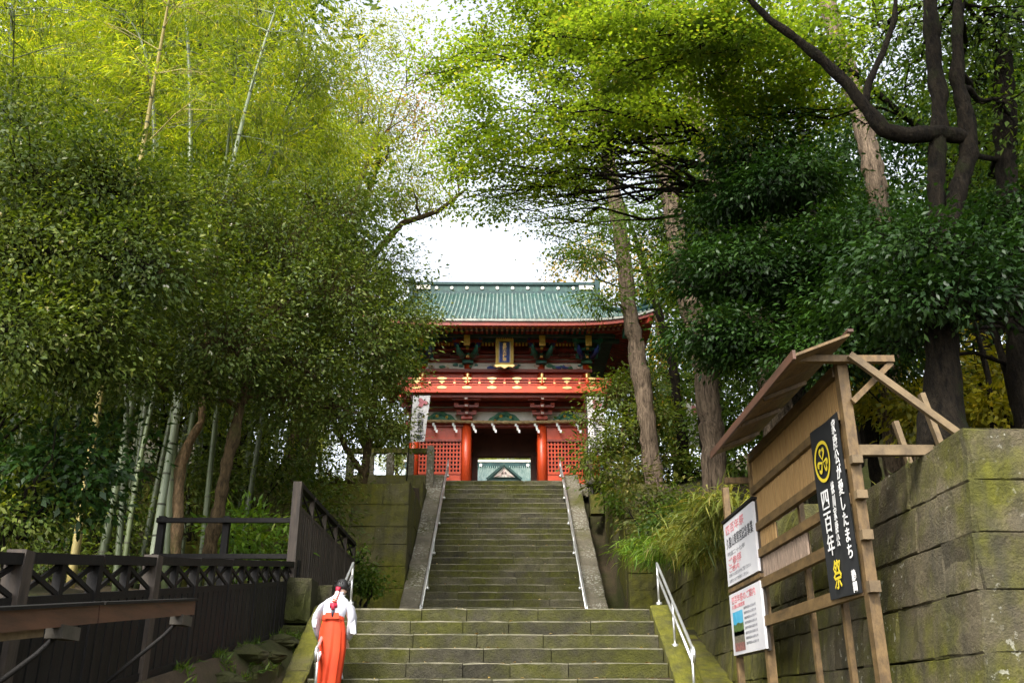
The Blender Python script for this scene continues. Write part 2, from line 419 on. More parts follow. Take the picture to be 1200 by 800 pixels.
# ---------------------------------------------------------------- stone work
def block(b, x0, x1, y0, y1, z0, z1, ch=.02, jit=.006, face='-y', m=0, bat=0.0):
    """one dressed block; the named face is chamfered and slightly uneven; bat leans that face back with height"""
    J = lambda: rng.uniform(-jit, jit)
    def mapp(u, v, w):                       # u along, v up, w out of the face (0 = face plane, negative inside)
        if face == '-y': return (u, y0 - w + bat * (v - z0), v)
        if face == '-x': return (x0 - w + bat * (v - z0), u, v)
    a0, a1, dep = (x0, x1, y1 - y0) if face == '-y' else (y0, y1, x1 - x0)
    back = [mapp(a0, z0, -dep), mapp(a1, z0, -dep), mapp(a1, z1, -dep), mapp(a0, z1, -dep)]
    mid = [mapp(a0 + J(), z0 + J(), -ch), mapp(a1 + J(), z0 + J(), -ch), mapp(a1 + J(), z1 + J(), -ch), mapp(a0 + J(), z1 + J(), -ch)]
    f = []
    nu, nv = 5, 3
    for j in range(nv + 1):
        for i in range(nu + 1):
            u = lerp(a0 + ch, a1 - ch, i / nu); v = lerp(z0 + ch, z1 - ch, j / nv)
            f.append(mapp(u + J() * .6, v + J() * .6, rng.uniform(-jit, jit) * (1.5 if 0 < i < nu and 0 < j < nv else 1.0)))
    o = len(b.v); b.v += back + mid + f
    flip = face == '-x'
    def fc(ix, mm=m): b.face(ix[::-1] if flip else ix, mm)
    for i in range(4):
        j = (i + 1) % 4
        fc((o + i, o + j, o + 4 + j, o + 4 + i))
    fc((o + 3, o + 2, o + 1, o))
    g = o + 8; w = nu + 1
    bot = [g + i for i in range(w)]; top = [g + nv * w + i for i in range(w)]
    lef = [g + j * w for j in range(nv + 1)]; rig = [g + j * w + nu for j in range(nv + 1)]
    fc([o + 4, o + 5] + bot[::-1]); fc([o + 6, o + 7] + top)
    fc([o + 5, o + 6] + rig[::-1]); fc([o + 7, o + 4] + lef)
    for j in range(nv):
        for i in range(nu):
            fc((g + j * w + i, g + j * w + i + 1, g + (j + 1) * w + i + 1, g + (j + 1) * w + i))
    return b

def splits(a, b, lo, hi):
    out = [a]
    while b - out[-1] > hi * 1.25:
        out.append(out[-1] + rng.uniform(lo, hi))
    if b - out[-1] < lo * .5 and len(out) > 1: out.pop()
    out.append(b); return out

def step_stone(x0, x1, y0, z1, tread, rise):
    b = MB(); dz = rng.uniform(-.003, .003); dy = rng.uniform(-.008, .008)
    c = rng.uniform(.010, .018); yb = y0 + tread + .12
    prof = [(y0 + dy, z1 - rise - .02), (y0 + dy + .004, z1 + dz - c), (y0 + dy + c, z1 + dz), (yb, z1 + dz), (yb, z1 - rise - .02)]
    segs = 4; o = len(b.v)
    for i in range(segs + 1):
        x = lerp(x0, x1, i / segs); e = 0.006 if i in (0, segs) else 0
        for k, (y, z) in enumerate(prof):
            jy = rng.uniform(-.006, .006) if k < 3 else 0
            jz = rng.uniform(-.005, .005) if k in (1, 2) else 0
            b.v.append((x, y + jy + (e if k < 3 else 0), z + jz - (e if k in (1, 2) else 0)))
    for i in range(segs):
        for k in range(5):
            a = o + i * 5 + k; d = o + i * 5 + (k + 1) % 5
            b.face((a, a + 5, d + 5, d), 1 if k == 1 else 0)
    b.face([o + k for k in range(5)], 0); b.face([o + segs * 5 + k for k in range(5)][::-1], 0)
    return b

def flight(root, y0, z0, n, tread, rise, hw, hl=None):
    for k in range(1, n + 1):
        yf = y0 + (k - 1) * tread; zt = z0 + k * rise
        xs = splits(-(hl or hw), hw, .62, 1.35)
        for a, c in zip(xs, xs[1:]):
            part('step_stone', step_stone(a + .005, c - .005, yf, zt, tread, rise), [M['step'], M['worn']], root)
low = thing('stone_steps', 'wide lower flight of mossy stone steps with the person climbing on it', 'steps', (0, LAND_Y - T1 * N1, BASE_Z))
flight(low, LAND_Y - T1 * (N1 - 1), BASE_Z, N1, T1, H1, 2.17, 2.50)
upp = thing('stone_steps', 'long upper flight of mossy stone steps rising to the gate', 'steps', (0, UP_Y, LAND_Z))
flight(upp, UP_Y, LAND_Z, N2, T2, H2, 1.99)
# landing slab between the flights
b = MB(); b.box(-2.84, 2.54, LAND_Y + .33, UP_Y + .4, LAND_Z - .4, LAND_Z - .012)
struct('landing', b, M['step'])
# gate terrace paving
b = MB(); b.box(-9, 9, TOP_Y + .1, 41, TOP_Z - .4, TOP_Z - .012)
struct('terrace', b, M['parapet'])

def parapet(root, x0, x1, ya, za, yb, zb, nseg, mat, hgt=.26):
    for i in range(nseg):
        t0, t1 = i / nseg, (i + 1) / nseg
        y0, z0 = lerp(ya, yb, t0) + .006, lerp(za, zb, t0)
        y1, z1 = lerp(ya, yb, t1) - .006, lerp(za, zb, t1)
        h = hgt + rng.uniform(-.012, .012); b = MB(); c = .03
        rings = []
        K = 4
        for q in range(K + 1):
            t = q / K; y = lerp(y0, y1, t); z = lerp(z0, z1, t) + h + rng.uniform(-.01, .01)
            e = .012 if q in (0, K) else 0
            rings.append([(x0, y, z - 1.2), (x1, y, z - 1.2), (x1 + rng.uniform(-.01, .01), y, z - c), (x1 - c, y, z - e + rng.uniform(-.006, .006)),
                          (x0 + c, y, z - e + rng.uniform(-.006, .006)), (x0 + rng.uniform(-.01, .01), y, z - c)])
        b.loft(rings, 0, True, False)
        part('coping_stone', b, mat, root)
for sx, side in ((-1, 'left'), (1, 'right')):
    a, c = (1.995, 2.46)
    x0, x1 = (-c, -a) if sx < 0 else (a, c)
    lab = ('lichen spotted stone parapet sloping up the left side of the upper steps' if sx < 0 else
           'mossy stone parapet sloping up the right side of the upper steps, beside the dark gutter')
    p = thing('stair_parapet', lab, 'parapet', (sx * 2.2, UP_Y, LAND_Z))
    parapet(p, x0, x1, UP_Y - .1, LAND_Z, TOP_Y, TOP_Z, 9, M['parapet'])
    a, c = (2.505, 2.80) if sx < 0 else (2.175, 2.52)
    x0, x1 = (-c, -a) if sx < 0 else (a, c)
    lab = ('low sloping stone kerb along the left edge of the lower steps' if sx < 0 else
           'mossy sloping stone kerb along the right edge of the lower steps, under a handrail')
    p = thing('stair_kerb', lab, 'kerb', (sx * 2.35, LAND_Y - T1 * N1, BASE_Z))
    parapet(p, x0, x1, LAND_Y - T1 * N1, BASE_Z + .0, LAND_Y - .02, LAND_Z, 6, M['wallmoss'], .05)

# ---- right retaining wall (long face toward the stairs, battered, plus its return toward the camera side)
wr = thing('stone_wall', 'tall mossy retaining wall of big blocks on the right, behind the signboard frame', 'wall', (3.5, 7, BASE_Z))
courses = [(-1.55, -1.0), (-1.0, -.45), (-.45, .05), (.05, .36), (.36, .8), (.8, 1.22), (1.22, 1.62), (1.62, 2.04)]
BAT = .125
def wall_x(z): return 3.36 + BAT * z
for ci, (z0, z1) in enumerate(courses):
    ya = 6.78 + BAT * .55 * (z0 + 1.5)
    ys = splits(ya, 24.0, .5, 1.0)
    for y0, y1 in zip(ys, ys[1:]):
        if y0 > 15 and z1 < .3: continue
        x = wall_x(z0) + rng.uniform(-.01, .01)
        part('stone', block(MB(), x, x + .55, y0 + .004, y1 - .004, z0 + .004, z1 - .004, .012, .011, '-x', 0, BAT),
             M['wall'] if y0 < 11 else M['wallmoss'], wr)
    xs = splits(wall_x(z0) + .03, 9.5, .5, 1.05)
    for x0, x1 in zip(xs, xs[1:]):
        y = 6.78 + BAT * .55 * (z0 + 1.5) + rng.uniform(-.015, .015)
        if x0 == xs[0]: y -= .012
        part('stone', block(MB(), x0 + .004, x1 - .004, y + .0, y + .55, z0 + .004, z1 - .004, .012, .011, '-y', 0, BAT * .55), M['wall'], wr)
# rising upper courses toward the back
for z0, z1, ya in ((1.98, 2.32, 11.2), (2.32, 2.75, 15.3), (2.75, 3.3, 18.4), (3.3, 3.9, 20.6)):
    ys = splits(ya, 24.0, .8, 1.5)
    for y0, y1 in zip(ys, ys[1:]):
        x = wall_x(z0) + rng.uniform(-.02, .02)
        part('stone', block(MB(), x, x + .55, y0 + .006, y1 - .006, z0 + .004, z1 - .004, .012, .012, '-x', 0, BAT), M['wallmoss'], wr)
b = MB(); b.hexa([(3.55, 7.2, -1.6), (9.4, 7.2, -1.6), (9.4, 7.6, -1.6), (3.55, 24, -1.6), (3.9, 7.2, 1.9), (9.4, 7.2, 1.9), (9.4, 7.6, 1.9), (3.9, 24, 1.9)])
part('wall_core', b, M['core'], wr)

# ---- retaining walls facing the camera at the head of the landing
def facing_wall(label, x0, x1, y, z0, ztop):
    w = thing('stone_wall', label, 'wall', ((x0 + x1) / 2, y, z0))
    z = z0
    while z < ztop - .2:
        h = rng.uniform(.42, .58); z1 = min(z + h, ztop + rng.uniform(-.03, .03))
        xs = splits(x0, x1, .6, 1.2)
        for a, c in zip(xs, xs[1:]):
            yy = y + .07 * (z - z0) + rng.uniform(-.008, .008)
            part('stone', block(MB(), a + .006, c - .006, yy, yy + .5, z + .004, z1 - .004, .012, .010, '-y', 0, .07), M['wallmoss'], w)
        z = z1
    b = MB(); b.box(x0 + .02, x1 - .02, y + .45, y + .75, z0, ztop - .12); part('wall_core', b, M['core'], w)
facing_wall('tall mossy retaining wall left of the upper steps, above the landing', -9.4, -2.47, 23.7, 1.3, 5.45)
facing_wall('mossy retaining wall right of the upper steps, beyond the dark gutter', 3.12, 4.0, 23.7, 1.3, 5.5)
sw = thing('stone_wall', 'narrow mossy side wall running up outside the left parapet', 'wall', (-2.56, 27, 1.3))
for k in range(5):
    for q in range(5):
        y0 = 24.2 + q * 1.3
        if 1.9 + k * .92 + .5 > 5.35 + q * .27: continue
        part('stone', MB().box(-2.72 + .01 * ((k + q) % 2), -2.475 - .012 * ((k * 3 + q) % 2), y0 + .004, y0 + 1.296, 1.9 + k * .92, 1.9 + k * .92 + .915), M['wallmoss'], sw)
# gutter side walls (along the parapet, right)
b = MB(); b.hexa([(3.1, 24.2, 1.3), (3.3, 24.2, 1.3), (3.3, 31, 1.3), (3.1, 31, 1.3), (3.1, 24.2, 5.5), (3.3, 24.2, 5.5), (3.3, 31, 6.9), (3.1, 31, 6.9)])
tag(link('gutter_wall', b.mesh('gutter_wall', M['wallmoss'])), 'dark inner wall of the gutter right of the upper steps', 'wall')
b = MB(); block(b, 2.5, 3.3, 22.0, 23.6, 1.36, 1.95, .06, .03)
tag(link('stone_block', b.mesh('stone_block', M['bank'])), 'low moss covered block at the foot of the gutter right of the upper steps', 'block')
# mossy ledges beside the lower flight on the right
ld = thing('stone_ledge', 'stepped mossy ledge between the right handrail and the big stone wall', 'ledge', (2.9, 14, .3))
parapet(ld, 2.53, 3.42, 9.6, -1.35, 13.4, -.05, 5, M['wallmoss'], .02)
parapet(ld, 2.53, 3.50, 13.4, -.05, 18.0, 1.34, 6, M['wallmoss'], .02)
part('coping_stone', block(MB(), 2.53, 3.58, 18.0, 21.9, 1.0, 1.40, .04, .02), M['wallmoss'], ld)
# left kerb blocks under the fence
lk = thing('stone_kerb_wall', 'dark mossy stone blocks under the brown picket fence beside the landing', 'wall', (-3, 14.3, .2))
part('stone', block(MB(), -3.34, -2.82, 13.9, 14.5, .1, 1.12, .05, .03), M['bank'], lk)
part('stone', block(MB(), -3.30, -2.84, 14.0, 14.6, 1.13, 1.78, .06, .03), M['bank'], lk)
ys = splits(14.6, 20.4, .8, 1.4)
for y0, y1 in zip(ys, ys[1:]):
    part('stone', block(MB(), -2.98, -2.6, y0 + .01, y1 - .01, 1.3, 1.72 + rng.uniform(-.05, .05), .03, .02, '-y'), M['bank'], lk)
part('kerb_core', MB().box(-3.3, -2.99, 14.6, 20.4, 1.0, 1.7), M['bank'], lk)
for i in range(6):
    y = 9.0 + i * .83; z = .0 + .14 * (y - 8.5)
    part('stone', block(MB(), -3.28, -2.83, y, y + .8, z - 1.2, z - .02 + rng.uniform(-.06, .06), .06, .05), M['bank'], lk)

# ---------------------------------------------------------------- handrails
def handrail(label, x, pts, post_step, h1, h2, r=.021):
    t = thing('handrail', label, 'handrail', (x, pts[0][0], pts[0][1]))
    P = [Vector((x, y, z)) for y, z in pts]
    Ltot = (P[-1] - P[0]).length
    for hh in (h1, h2):
        path = [p + Vector((0, 0, hh)) for p in P]
        if hh == h1:
            path = [P[0] + Vector((0, -.10, h2 - .02)), P[0] + Vector((0, -.14, (h1 + h2) / 2)), P[0] + Vector((0, -.10, h1 - .03))] + path
        part('rail', MB().tube(path, r, 8), M['steel'], t)
    n = max(2, int(Ltot / post_step))
    for i in range(n + 1):
        p = P[0].lerp(P[-1], i / n)
        pm = MB().tube([p + Vector((0, 0, -.05)), p + Vector((0, 0, h1))], r * .85, 8)
        pm.tube([p + Vector((0, 0, -.03)), p + Vector((0, 0, .03))], r * 2.2, 8)
        part('post', pm, M['steel'], t)
handrail('steel handrail running up the left side of the upper steps', -1.88, [(UP_Y - .1, LAND_Z + .25), (TOP_Y + .1, TOP_Z + .25)], 1.9, .55, .33)
handrail('steel handrail running up the right side of the upper steps', 1.88, [(UP_Y - .1, LAND_Z + .25), (TOP_Y + .1, TOP_Z + .25)], 1.9, .55, .33)
handrail('steel handrail on the right kerb of the lower steps, in front of the mossy wall', 2.33, [(12.1, .12), (14.4, 1.45)], 1.0, .60, .42)
handrail('short steel handrail rising behind the head of the climbing person', -2.29, [(12.1, .12), (14.4, 1.45)], 1.0, .60, .42)

# ---------------------------------------------------------------- fences on the left
FX = -3.2
def fence_base(y): return .2 + .14 * (y - 8.5)
def fence_top(y): return .945 + .137 * (y - 6.3)
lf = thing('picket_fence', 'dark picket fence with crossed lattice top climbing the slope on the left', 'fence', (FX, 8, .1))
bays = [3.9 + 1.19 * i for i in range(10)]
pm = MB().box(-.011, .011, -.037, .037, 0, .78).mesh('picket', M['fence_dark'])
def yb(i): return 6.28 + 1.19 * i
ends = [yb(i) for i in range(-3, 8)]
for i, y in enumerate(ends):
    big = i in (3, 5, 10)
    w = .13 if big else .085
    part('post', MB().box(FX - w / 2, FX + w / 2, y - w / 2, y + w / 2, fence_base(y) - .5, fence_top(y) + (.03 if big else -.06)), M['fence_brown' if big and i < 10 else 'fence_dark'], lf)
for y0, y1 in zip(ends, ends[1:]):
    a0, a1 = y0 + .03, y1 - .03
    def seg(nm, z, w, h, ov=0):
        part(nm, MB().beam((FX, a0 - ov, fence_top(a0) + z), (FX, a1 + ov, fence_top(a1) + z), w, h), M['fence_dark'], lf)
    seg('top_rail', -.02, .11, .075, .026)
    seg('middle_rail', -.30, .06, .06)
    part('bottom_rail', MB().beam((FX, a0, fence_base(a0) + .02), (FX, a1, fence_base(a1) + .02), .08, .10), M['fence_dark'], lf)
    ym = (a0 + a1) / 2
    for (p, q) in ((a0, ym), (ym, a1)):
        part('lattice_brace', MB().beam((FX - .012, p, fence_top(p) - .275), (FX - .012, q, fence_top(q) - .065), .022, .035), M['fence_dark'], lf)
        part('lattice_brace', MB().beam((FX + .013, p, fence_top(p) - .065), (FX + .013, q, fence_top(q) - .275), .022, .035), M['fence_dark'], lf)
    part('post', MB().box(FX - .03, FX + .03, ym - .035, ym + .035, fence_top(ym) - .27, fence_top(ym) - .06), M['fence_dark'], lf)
    part('light_stop_board', MB().beam((FX - .004, a0, (fence_base(a0) + fence_top(a0) - .28) / 2), (FX - .004, a1, (fence_base(a1) + fence_top(a1) - .28) / 2), .01, .76), M['fence_dark'], lf)  # board added behind the pickets to block light through the gaps
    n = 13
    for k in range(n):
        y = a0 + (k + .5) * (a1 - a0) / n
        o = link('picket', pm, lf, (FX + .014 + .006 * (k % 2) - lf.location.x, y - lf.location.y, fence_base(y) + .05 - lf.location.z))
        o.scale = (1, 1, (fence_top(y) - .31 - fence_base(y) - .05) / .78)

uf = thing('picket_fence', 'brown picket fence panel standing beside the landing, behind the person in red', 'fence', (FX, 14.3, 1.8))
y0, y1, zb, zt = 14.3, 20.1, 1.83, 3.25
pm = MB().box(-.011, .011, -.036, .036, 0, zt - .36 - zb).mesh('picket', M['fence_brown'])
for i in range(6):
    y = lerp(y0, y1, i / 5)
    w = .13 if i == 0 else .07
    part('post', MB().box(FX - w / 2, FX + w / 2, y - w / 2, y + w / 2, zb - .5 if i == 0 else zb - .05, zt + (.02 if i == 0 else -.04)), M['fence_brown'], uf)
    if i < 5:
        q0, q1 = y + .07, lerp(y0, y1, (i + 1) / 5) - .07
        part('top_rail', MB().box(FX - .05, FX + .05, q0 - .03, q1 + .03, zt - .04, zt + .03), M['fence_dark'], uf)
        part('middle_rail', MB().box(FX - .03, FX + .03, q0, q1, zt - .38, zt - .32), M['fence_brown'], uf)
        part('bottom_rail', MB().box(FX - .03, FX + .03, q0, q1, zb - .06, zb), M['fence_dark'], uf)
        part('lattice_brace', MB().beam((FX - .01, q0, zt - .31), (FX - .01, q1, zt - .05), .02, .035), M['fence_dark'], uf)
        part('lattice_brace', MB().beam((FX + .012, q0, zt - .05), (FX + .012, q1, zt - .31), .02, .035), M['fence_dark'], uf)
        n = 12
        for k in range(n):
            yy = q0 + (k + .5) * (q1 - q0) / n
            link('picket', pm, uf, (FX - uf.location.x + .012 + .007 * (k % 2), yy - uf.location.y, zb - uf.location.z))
# low two-rail fence leading into the grove from the corner post
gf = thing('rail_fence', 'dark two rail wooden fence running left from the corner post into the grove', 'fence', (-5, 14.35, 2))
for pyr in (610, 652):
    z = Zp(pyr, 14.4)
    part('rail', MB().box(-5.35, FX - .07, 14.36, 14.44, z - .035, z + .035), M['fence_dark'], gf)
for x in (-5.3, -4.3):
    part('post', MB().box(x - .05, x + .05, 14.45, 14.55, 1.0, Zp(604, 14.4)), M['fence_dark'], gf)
# brown board handrail in front of the dark fence
hb = thing('board_handrail', 'red brown board handrail on steel braces in front of the dark fence at left', 'handrail', (-2.6, 6.5, 0))
def hz(y): return .42 + .118 * (y - 5)
for (a, c) in ((2.6, 6.15), (6.17, 8.05)):
    dz = .02 if a < 5 else 0
    part('board', MB().beam((-2.6, a, hz(a) - dz), (-2.6, c, hz(c)), .05, .11), M['rail_brown'], hb)
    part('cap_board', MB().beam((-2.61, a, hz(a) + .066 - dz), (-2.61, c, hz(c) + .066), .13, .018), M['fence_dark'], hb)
for y in (5.78, 7.85):
    part('block', MB().box(-2.66, -2.56, y - .12, y + .12, hz(y) - .135, hz(y) - .058), M['endgrain'], hb)
    part('brace', MB().tube([(-2.62, y - .02, hz(y) - .1), (-2.72, y - .05, hz(y) - .22), (-3.1, y - .35, hz(y) - .66)], .017, 8), M['fence_dark'], hb)
part('batten', MB().beam((-2.66, 4.2, hz(4.2) - .075), (-2.66, 5.6, hz(5.6) - .075), .04, .07), M['frame_end'], hb)

# ---------------------------------------------------------------- text helper
def glyphs(mb, text, org, u, v, size, m=0, thick=.0025, vertical=False, sx=1.0, step=1.05, bold=0.0, center=False):
    """lay flat lettering in the plane (u right, v up) starting at org (top left corner)"""
    u, v = Vector(u), Vector(v); nrm = u.cross(v); org = Vector(org)
    runs = [(ch, org - v * (i * size * step)) for i, ch in enumerate(text)] if vertical else [(text, org)]
    for s_, p in runs:
        cu = bpy.data.curves.new('lettering', 'FONT'); cu.body = s_; cu.size = size; cu.extrude = thick / 2; cu.offset = bold
        cu.resolution_u = 3
        ob = bpy.data.objects.new('lettering', cu); C.objects.link(ob)
        me = bpy.data.meshes.new_from_object(ob.evaluated_get(bpy.context.evaluated_depsgraph_get()))
        bpy.data.objects.remove(ob); bpy.data.curves.remove(cu)
        if len(me.vertices) == 0: continue
        co = np.empty(len(me.vertices) * 3); me.vertices.foreach_get('co', co); co = co.reshape(-1, 3)
        ox = -(co[:, 0].min() + co[:, 0].max()) / 2 if (vertical or center) else 0
        o = len(mb.v)
        for x, y, z in co:
            mb.v.append(tuple(p + u * ((x + ox) * sx) + v * (y - size * .8) + nrm * z))
        for pgn in me.polygons: mb.face([o + i for i in pgn.vertices], m)
        bpy.data.meshes.remove(me)
    return mb

# ---------------------------------------------------------------- sign frame, boards and black banner on the right
SX = 3.0
sf = thing('signboard_stand', 'wooden sign stand with slanted roof and woven bamboo screens against the stone wall', 'sign stand', (SX, 9.4, BASE_Z))
def fp(nm, y0, y1, z0, z1, x0=SX - .045, x1=SX + .045, m='frame_wood'):
    return part(nm, MB().box(x0, x1, y0, y1, z0, z1), M[m], sf)
fp('post', 7.74, 7.84, BASE_Z - .1, 2.93)
fp('post', 10.95, 11.05, BASE_Z - .1, 2.82)
for y, zt in ((9.55, 2.0), (8.62, 2.0)):
    fp('upright', y - .035, y + .035, BASE_Z - .1, zt, SX + .04, SX + .09)
for y, zt in ((12.45, 2.78),):
    fp('post', y - .04, y + .04, BASE_Z - .1, zt, SX - .04, SX + .04)
for z0, z1 in ((2.76, 2.855), (2.36, 2.44), (1.92, 2.01), (1.62, 1.71), (1.28, 1.38), (.86, .97)):
    fp('rail', 7.845, 10.948, z0, z1, SX - .06, SX - .0)
    if z0 < 2.3: part('rail_end', MB().box(SX - .055, SX + .035, 7.66, 7.735, z0 + .01, z1 - .01), M['goldpaint'] if False else M['frame_end'], sf)
m_, nt, bs = newmat('woven_bamboo_screen')
v_ = wpos(nt)
sx_ = nd(nt, 'ShaderNodeTexWave', wave_type='BANDS', bands_direction='Y'); sx_.inputs['Scale'].default_value = 12.0
sx_.inputs['Distortion'].default_value = 1.2; sx_.inputs['Detail'].default_value = 2
nt.links.new(v_, sx_.inputs['Vector'])
c_ = ramp(nt, sx_.outputs['Fac'], [(.1, (.20, .11, .035)), (.75, (.40, .245, .085))])
c_ = mix(nt, .5, c_, ramp(nt, noise(nt, wpos(nt, (1, 9, 1.2)), 3, 5, .7), [(.3, (.2, .11, .04)), (.7, (.46, .29, .12))]))
nt.links.new(c_, bs.inputs['Base Color']); bs.inputs['Roughness'].default_value = .7
M['screen'] = m_
m_, nt, bs = newmat('grey_bamboo_screen')
c_ = ramp(nt, noise(nt, wpos(nt, (1, 9, 1.2)), 4, 5, .7), [(.3, (.14, .10, .07)), (.7, (.36, .26, .19))])
nt.links.new(c_, bs.inputs['Base Color']); bs.inputs['Roughness'].default_value = .8
M['screen2'] = m_
def screen(y0, y1, z0, z1, mt, stripes=.035):
    b = MB(); n = int((y1 - y0) / stripes)
    for i in range(n):                       # split bamboo strips, each with its own edge
        a = lerp(y0, y1, i / n); c = lerp(y0, y1, (i + 1) / n) - .004
        d = rng.uniform(0, .006)
        b.box(SX - .02 - d, SX + .0 - d, a, c, z0 + rng.uniform(0, .006), z1 - rng.uniform(0, .006))
    b.box(SX + .004, SX + .010, y0, y1, z0, z1, 1)
    part('bamboo_screen', b, [M[mt], M['frame_end']], sf)
screen(7.86, 10.94, 2.445, 2.755, 'screen')
screen(7.86, 10.94, 2.015, 2.355, 'screen')
screen(10.25, 10.94, 1.715, 1.915, 'screen')
screen(9.2, 10.94, 1.385, 1.615, 'screen2')
# roof
ea, rz_ = (2.50, 2.81), (2.99, 3.0)
b = MB(); n = 9
for i in range(n):
    y0, y1 = lerp(7.45, 10.85, i / n) + .002, lerp(7.45, 10.85, (i + 1) / n) - .002
    dz = .004 * (i % 2)
    p = part('roof_board', MB().hexa([(ea[0], y0, ea[1] + dz), (rz_[0], y0, rz_[1] + dz), (rz_[0], y1, rz_[1] + dz), (ea[0], y1, ea[1] + dz),
        (ea[0], y0, ea[1] + .025 + dz), (rz_[0], y0, rz_[1] + .025 + dz), (rz_[0], y1, rz_[1] + .025 + dz), (ea[0], y1, ea[1] + .025 + dz)]), M['frame_wood'], sf)
part('eave_board', MB().box(ea[0] - .03, ea[0] - .004, 7.44, 10.86, ea[1] - .03, ea[1] + .05), M['rail_brown'], sf)
part('ridge_board', MB().box(rz_[0] - .02, rz_[0] + .03, 7.43, 10.87, rz_[1] + .03, rz_[1] + .055), M['rail_brown'], sf)
for y in (8.6, 9.5, 10.4):
    part('rafter', MB().beam((ea[0] + .02, y, ea[1] - .02), (rz_[0] - .04, y, rz_[1] - .035), .04, .035), M['frame_wood'], sf)
part('tie_beam', MB().box(2.52, 3.44, 7.66, 7.73, 2.84, 2.90), M['frame_wood'], sf)
part('tie_beam', MB().box(2.68, 3.3, 11.06, 11.12, 2.53, 2.60), M['frame_wood'], sf)
part('brace', MB().beam((3.02, 7.60, 2.88), (3.85, 7.60, 2.17), .05, .06), M['frame_end'], sf)
part('brace', MB().beam((3.42, 7.70, 2.84), (3.03, 7.70, 2.48), .04, .05), M['frame_wood'], sf)
part('brace', MB().beam((3.06, 7.82, 2.075), (3.72, 7.82, 2.075), .07, .09), M['frame_end'], sf)
part('brace', MB().beam((4.16, 8.5, 2.12), (4.02, 8.5, 2.82), .05, .07), M['frame_end'], sf)
part('brace', MB().beam((4.0, 8.9, 2.12), (3.9, 8.9, 2.66), .05, .06), M['frame_end'], sf)

# black festival banner on the frame
BX = SX - .075
bt = thing('festival_banner', 'long black cloth banner with yellow crest and white Japanese writing on the notice frame', 'banner', (BX, 8.18, .88))
def bx_off(y, z): return .017 * math.sin((y - 7.8) * 9 + z * 2.0) + .02 * max(0, 1.3 - z) * math.sin(z * 5)
rows, cols = 30, 16
b = MB(); yA, yB, zA, zB = 7.80, 8.57, .88, 2.42
for i in range(rows + 1):
    for j in range(cols + 1):
        y = lerp(yA, yB, j / cols); z = lerp(zA, zB, i / rows)
        b.v.append((BX + .5 * bx_off(y, z), y, z + (.02 * j / cols)))
k = len(b.v)
b.v += [(x + .006, y, z) for x, y, z in b.v]
for i in range(rows):
    for j in range(cols):
        a = i * (cols + 1) + j
        b.face((a, a + cols + 1, a + cols + 2, a + 1), 0, True)
        b.face((k + a, k + a + 1, k + a + cols + 2, k + a + cols + 1), 0, True)
part('cloth', b, M['cloth_black'], bt)
def lay(b):                                  # let print follow the cloth
    b.v = [(x + .5 * bx_off(y, z), y, z) for x, y, z in b.v]; return b
PXb = BX - .015
U, V = (0, -1, 0), (0, 0, 1)                 # seen from the steps: right is toward the camera
t = MB()
glyphs(t, '家康公が愛したまち', (PXb, 7.895, 2.37), U, V, .138, vertical=True, step=.98, bold=.002, sx=.85)
part('lettering', lay(t), M['whiteink'], bt); t = MB()
glyphs(t, '静岡', (PXb, 7.885, 1.07), U, V, .095, vertical=True, step=.98, bold=.002, sx=.9)
part('lettering', lay(t), M['whiteink'], bt); t = MB()
glyphs(t, '四百年', (PXb, 8.36, 1.85), U, V, .205, vertical=True, step=.99, bold=.0015, sx=.95)
part('lettering', lay(t), M['whiteink'], bt); t = MB()
glyphs(t, '徳川家康公', (PXb, 8.13, 1.87), U, V, .12, vertical=True, step=.96, bold=.001, sx=.85)
part('lettering', lay(t), M['whiteink'], bt)
t = MB(); glyphs(t, '祭', (PXb, 8.26, 1.20), U, V, .27, vertical=True, bold=.002, sx=.95)
part('lettering', lay(t), M['yellowink'], bt); t = MB()
# crest: ring with three heart shaped leaves whose tips meet
cy, cz = 8.30, 2.10
def disc2(pts, dx): return [(PXb - dx, cy - u_, cz + v_) for u_, v_ in pts]
N_ = 40; ro, ri = .19, .158
o = len(t.v)
for i in range(N_):
    a = 2 * math.pi * i / N_
    for r_ in (ri, ro): t.v.append((PXb, cy - r_ * math.cos(a), cz + r_ * math.sin(a)))
for i in range(N_):
    j = (i + 1) % N_
    t.face((o + 2 * i, o + 2 * i + 1, o + 2 * j + 1, o + 2 * j))
def heart(a0, m):
    out = []
    for i in range(28):
        th = 2 * math.pi * i / 28
        hx = 16 * math.sin(th) ** 3; hy = 13 * math.cos(th) - 5 * math.cos(2 * th) - 2 * math.cos(3 * th) - math.cos(4 * th)
        hx, hy = hx * .0040, (hy + 17) * .0043
        out.append((hx * math.cos(a0) - hy * math.sin(a0), hx * math.sin(a0) + hy * math.cos(a0)))
    return out
veins = MB()
for kk in range(3):
    a0 = 2 * math.pi * kk / 3
    part('crest_ring' if kk == 0 else 'crest_leaf', lay(t), M['yellowink'], bt); t = MB()
    h = heart(a0, 0); o = len(t.v); t.v += disc2(h, .001); t.face(range(o, o + len(h)))
    for s_ in (-.55, -.28, 0, .28, .55):
        ang = a0 + s_
        d0 = Vector((-math.sin(a0), math.cos(a0))) * .035
        d1 = d0 + Vector((-math.sin(ang), math.cos(ang))) * (.07 - abs(s_) * .02)
        veins.beam((PXb - .003, cy - d0.x, cz + d0.y), (PXb - .003, cy - d1.x, cz + d1.y), .003, .006, 0, (1, 0, 0))
    pr = Vector((-math.sin(a0 + math.pi / 3), math.cos(a0 + math.pi / 3)))
part('crest_leaf', lay(t), M['yellowink'], bt)
part('crest_veins', lay(veins), M['cloth_black'], bt, 'stuff')

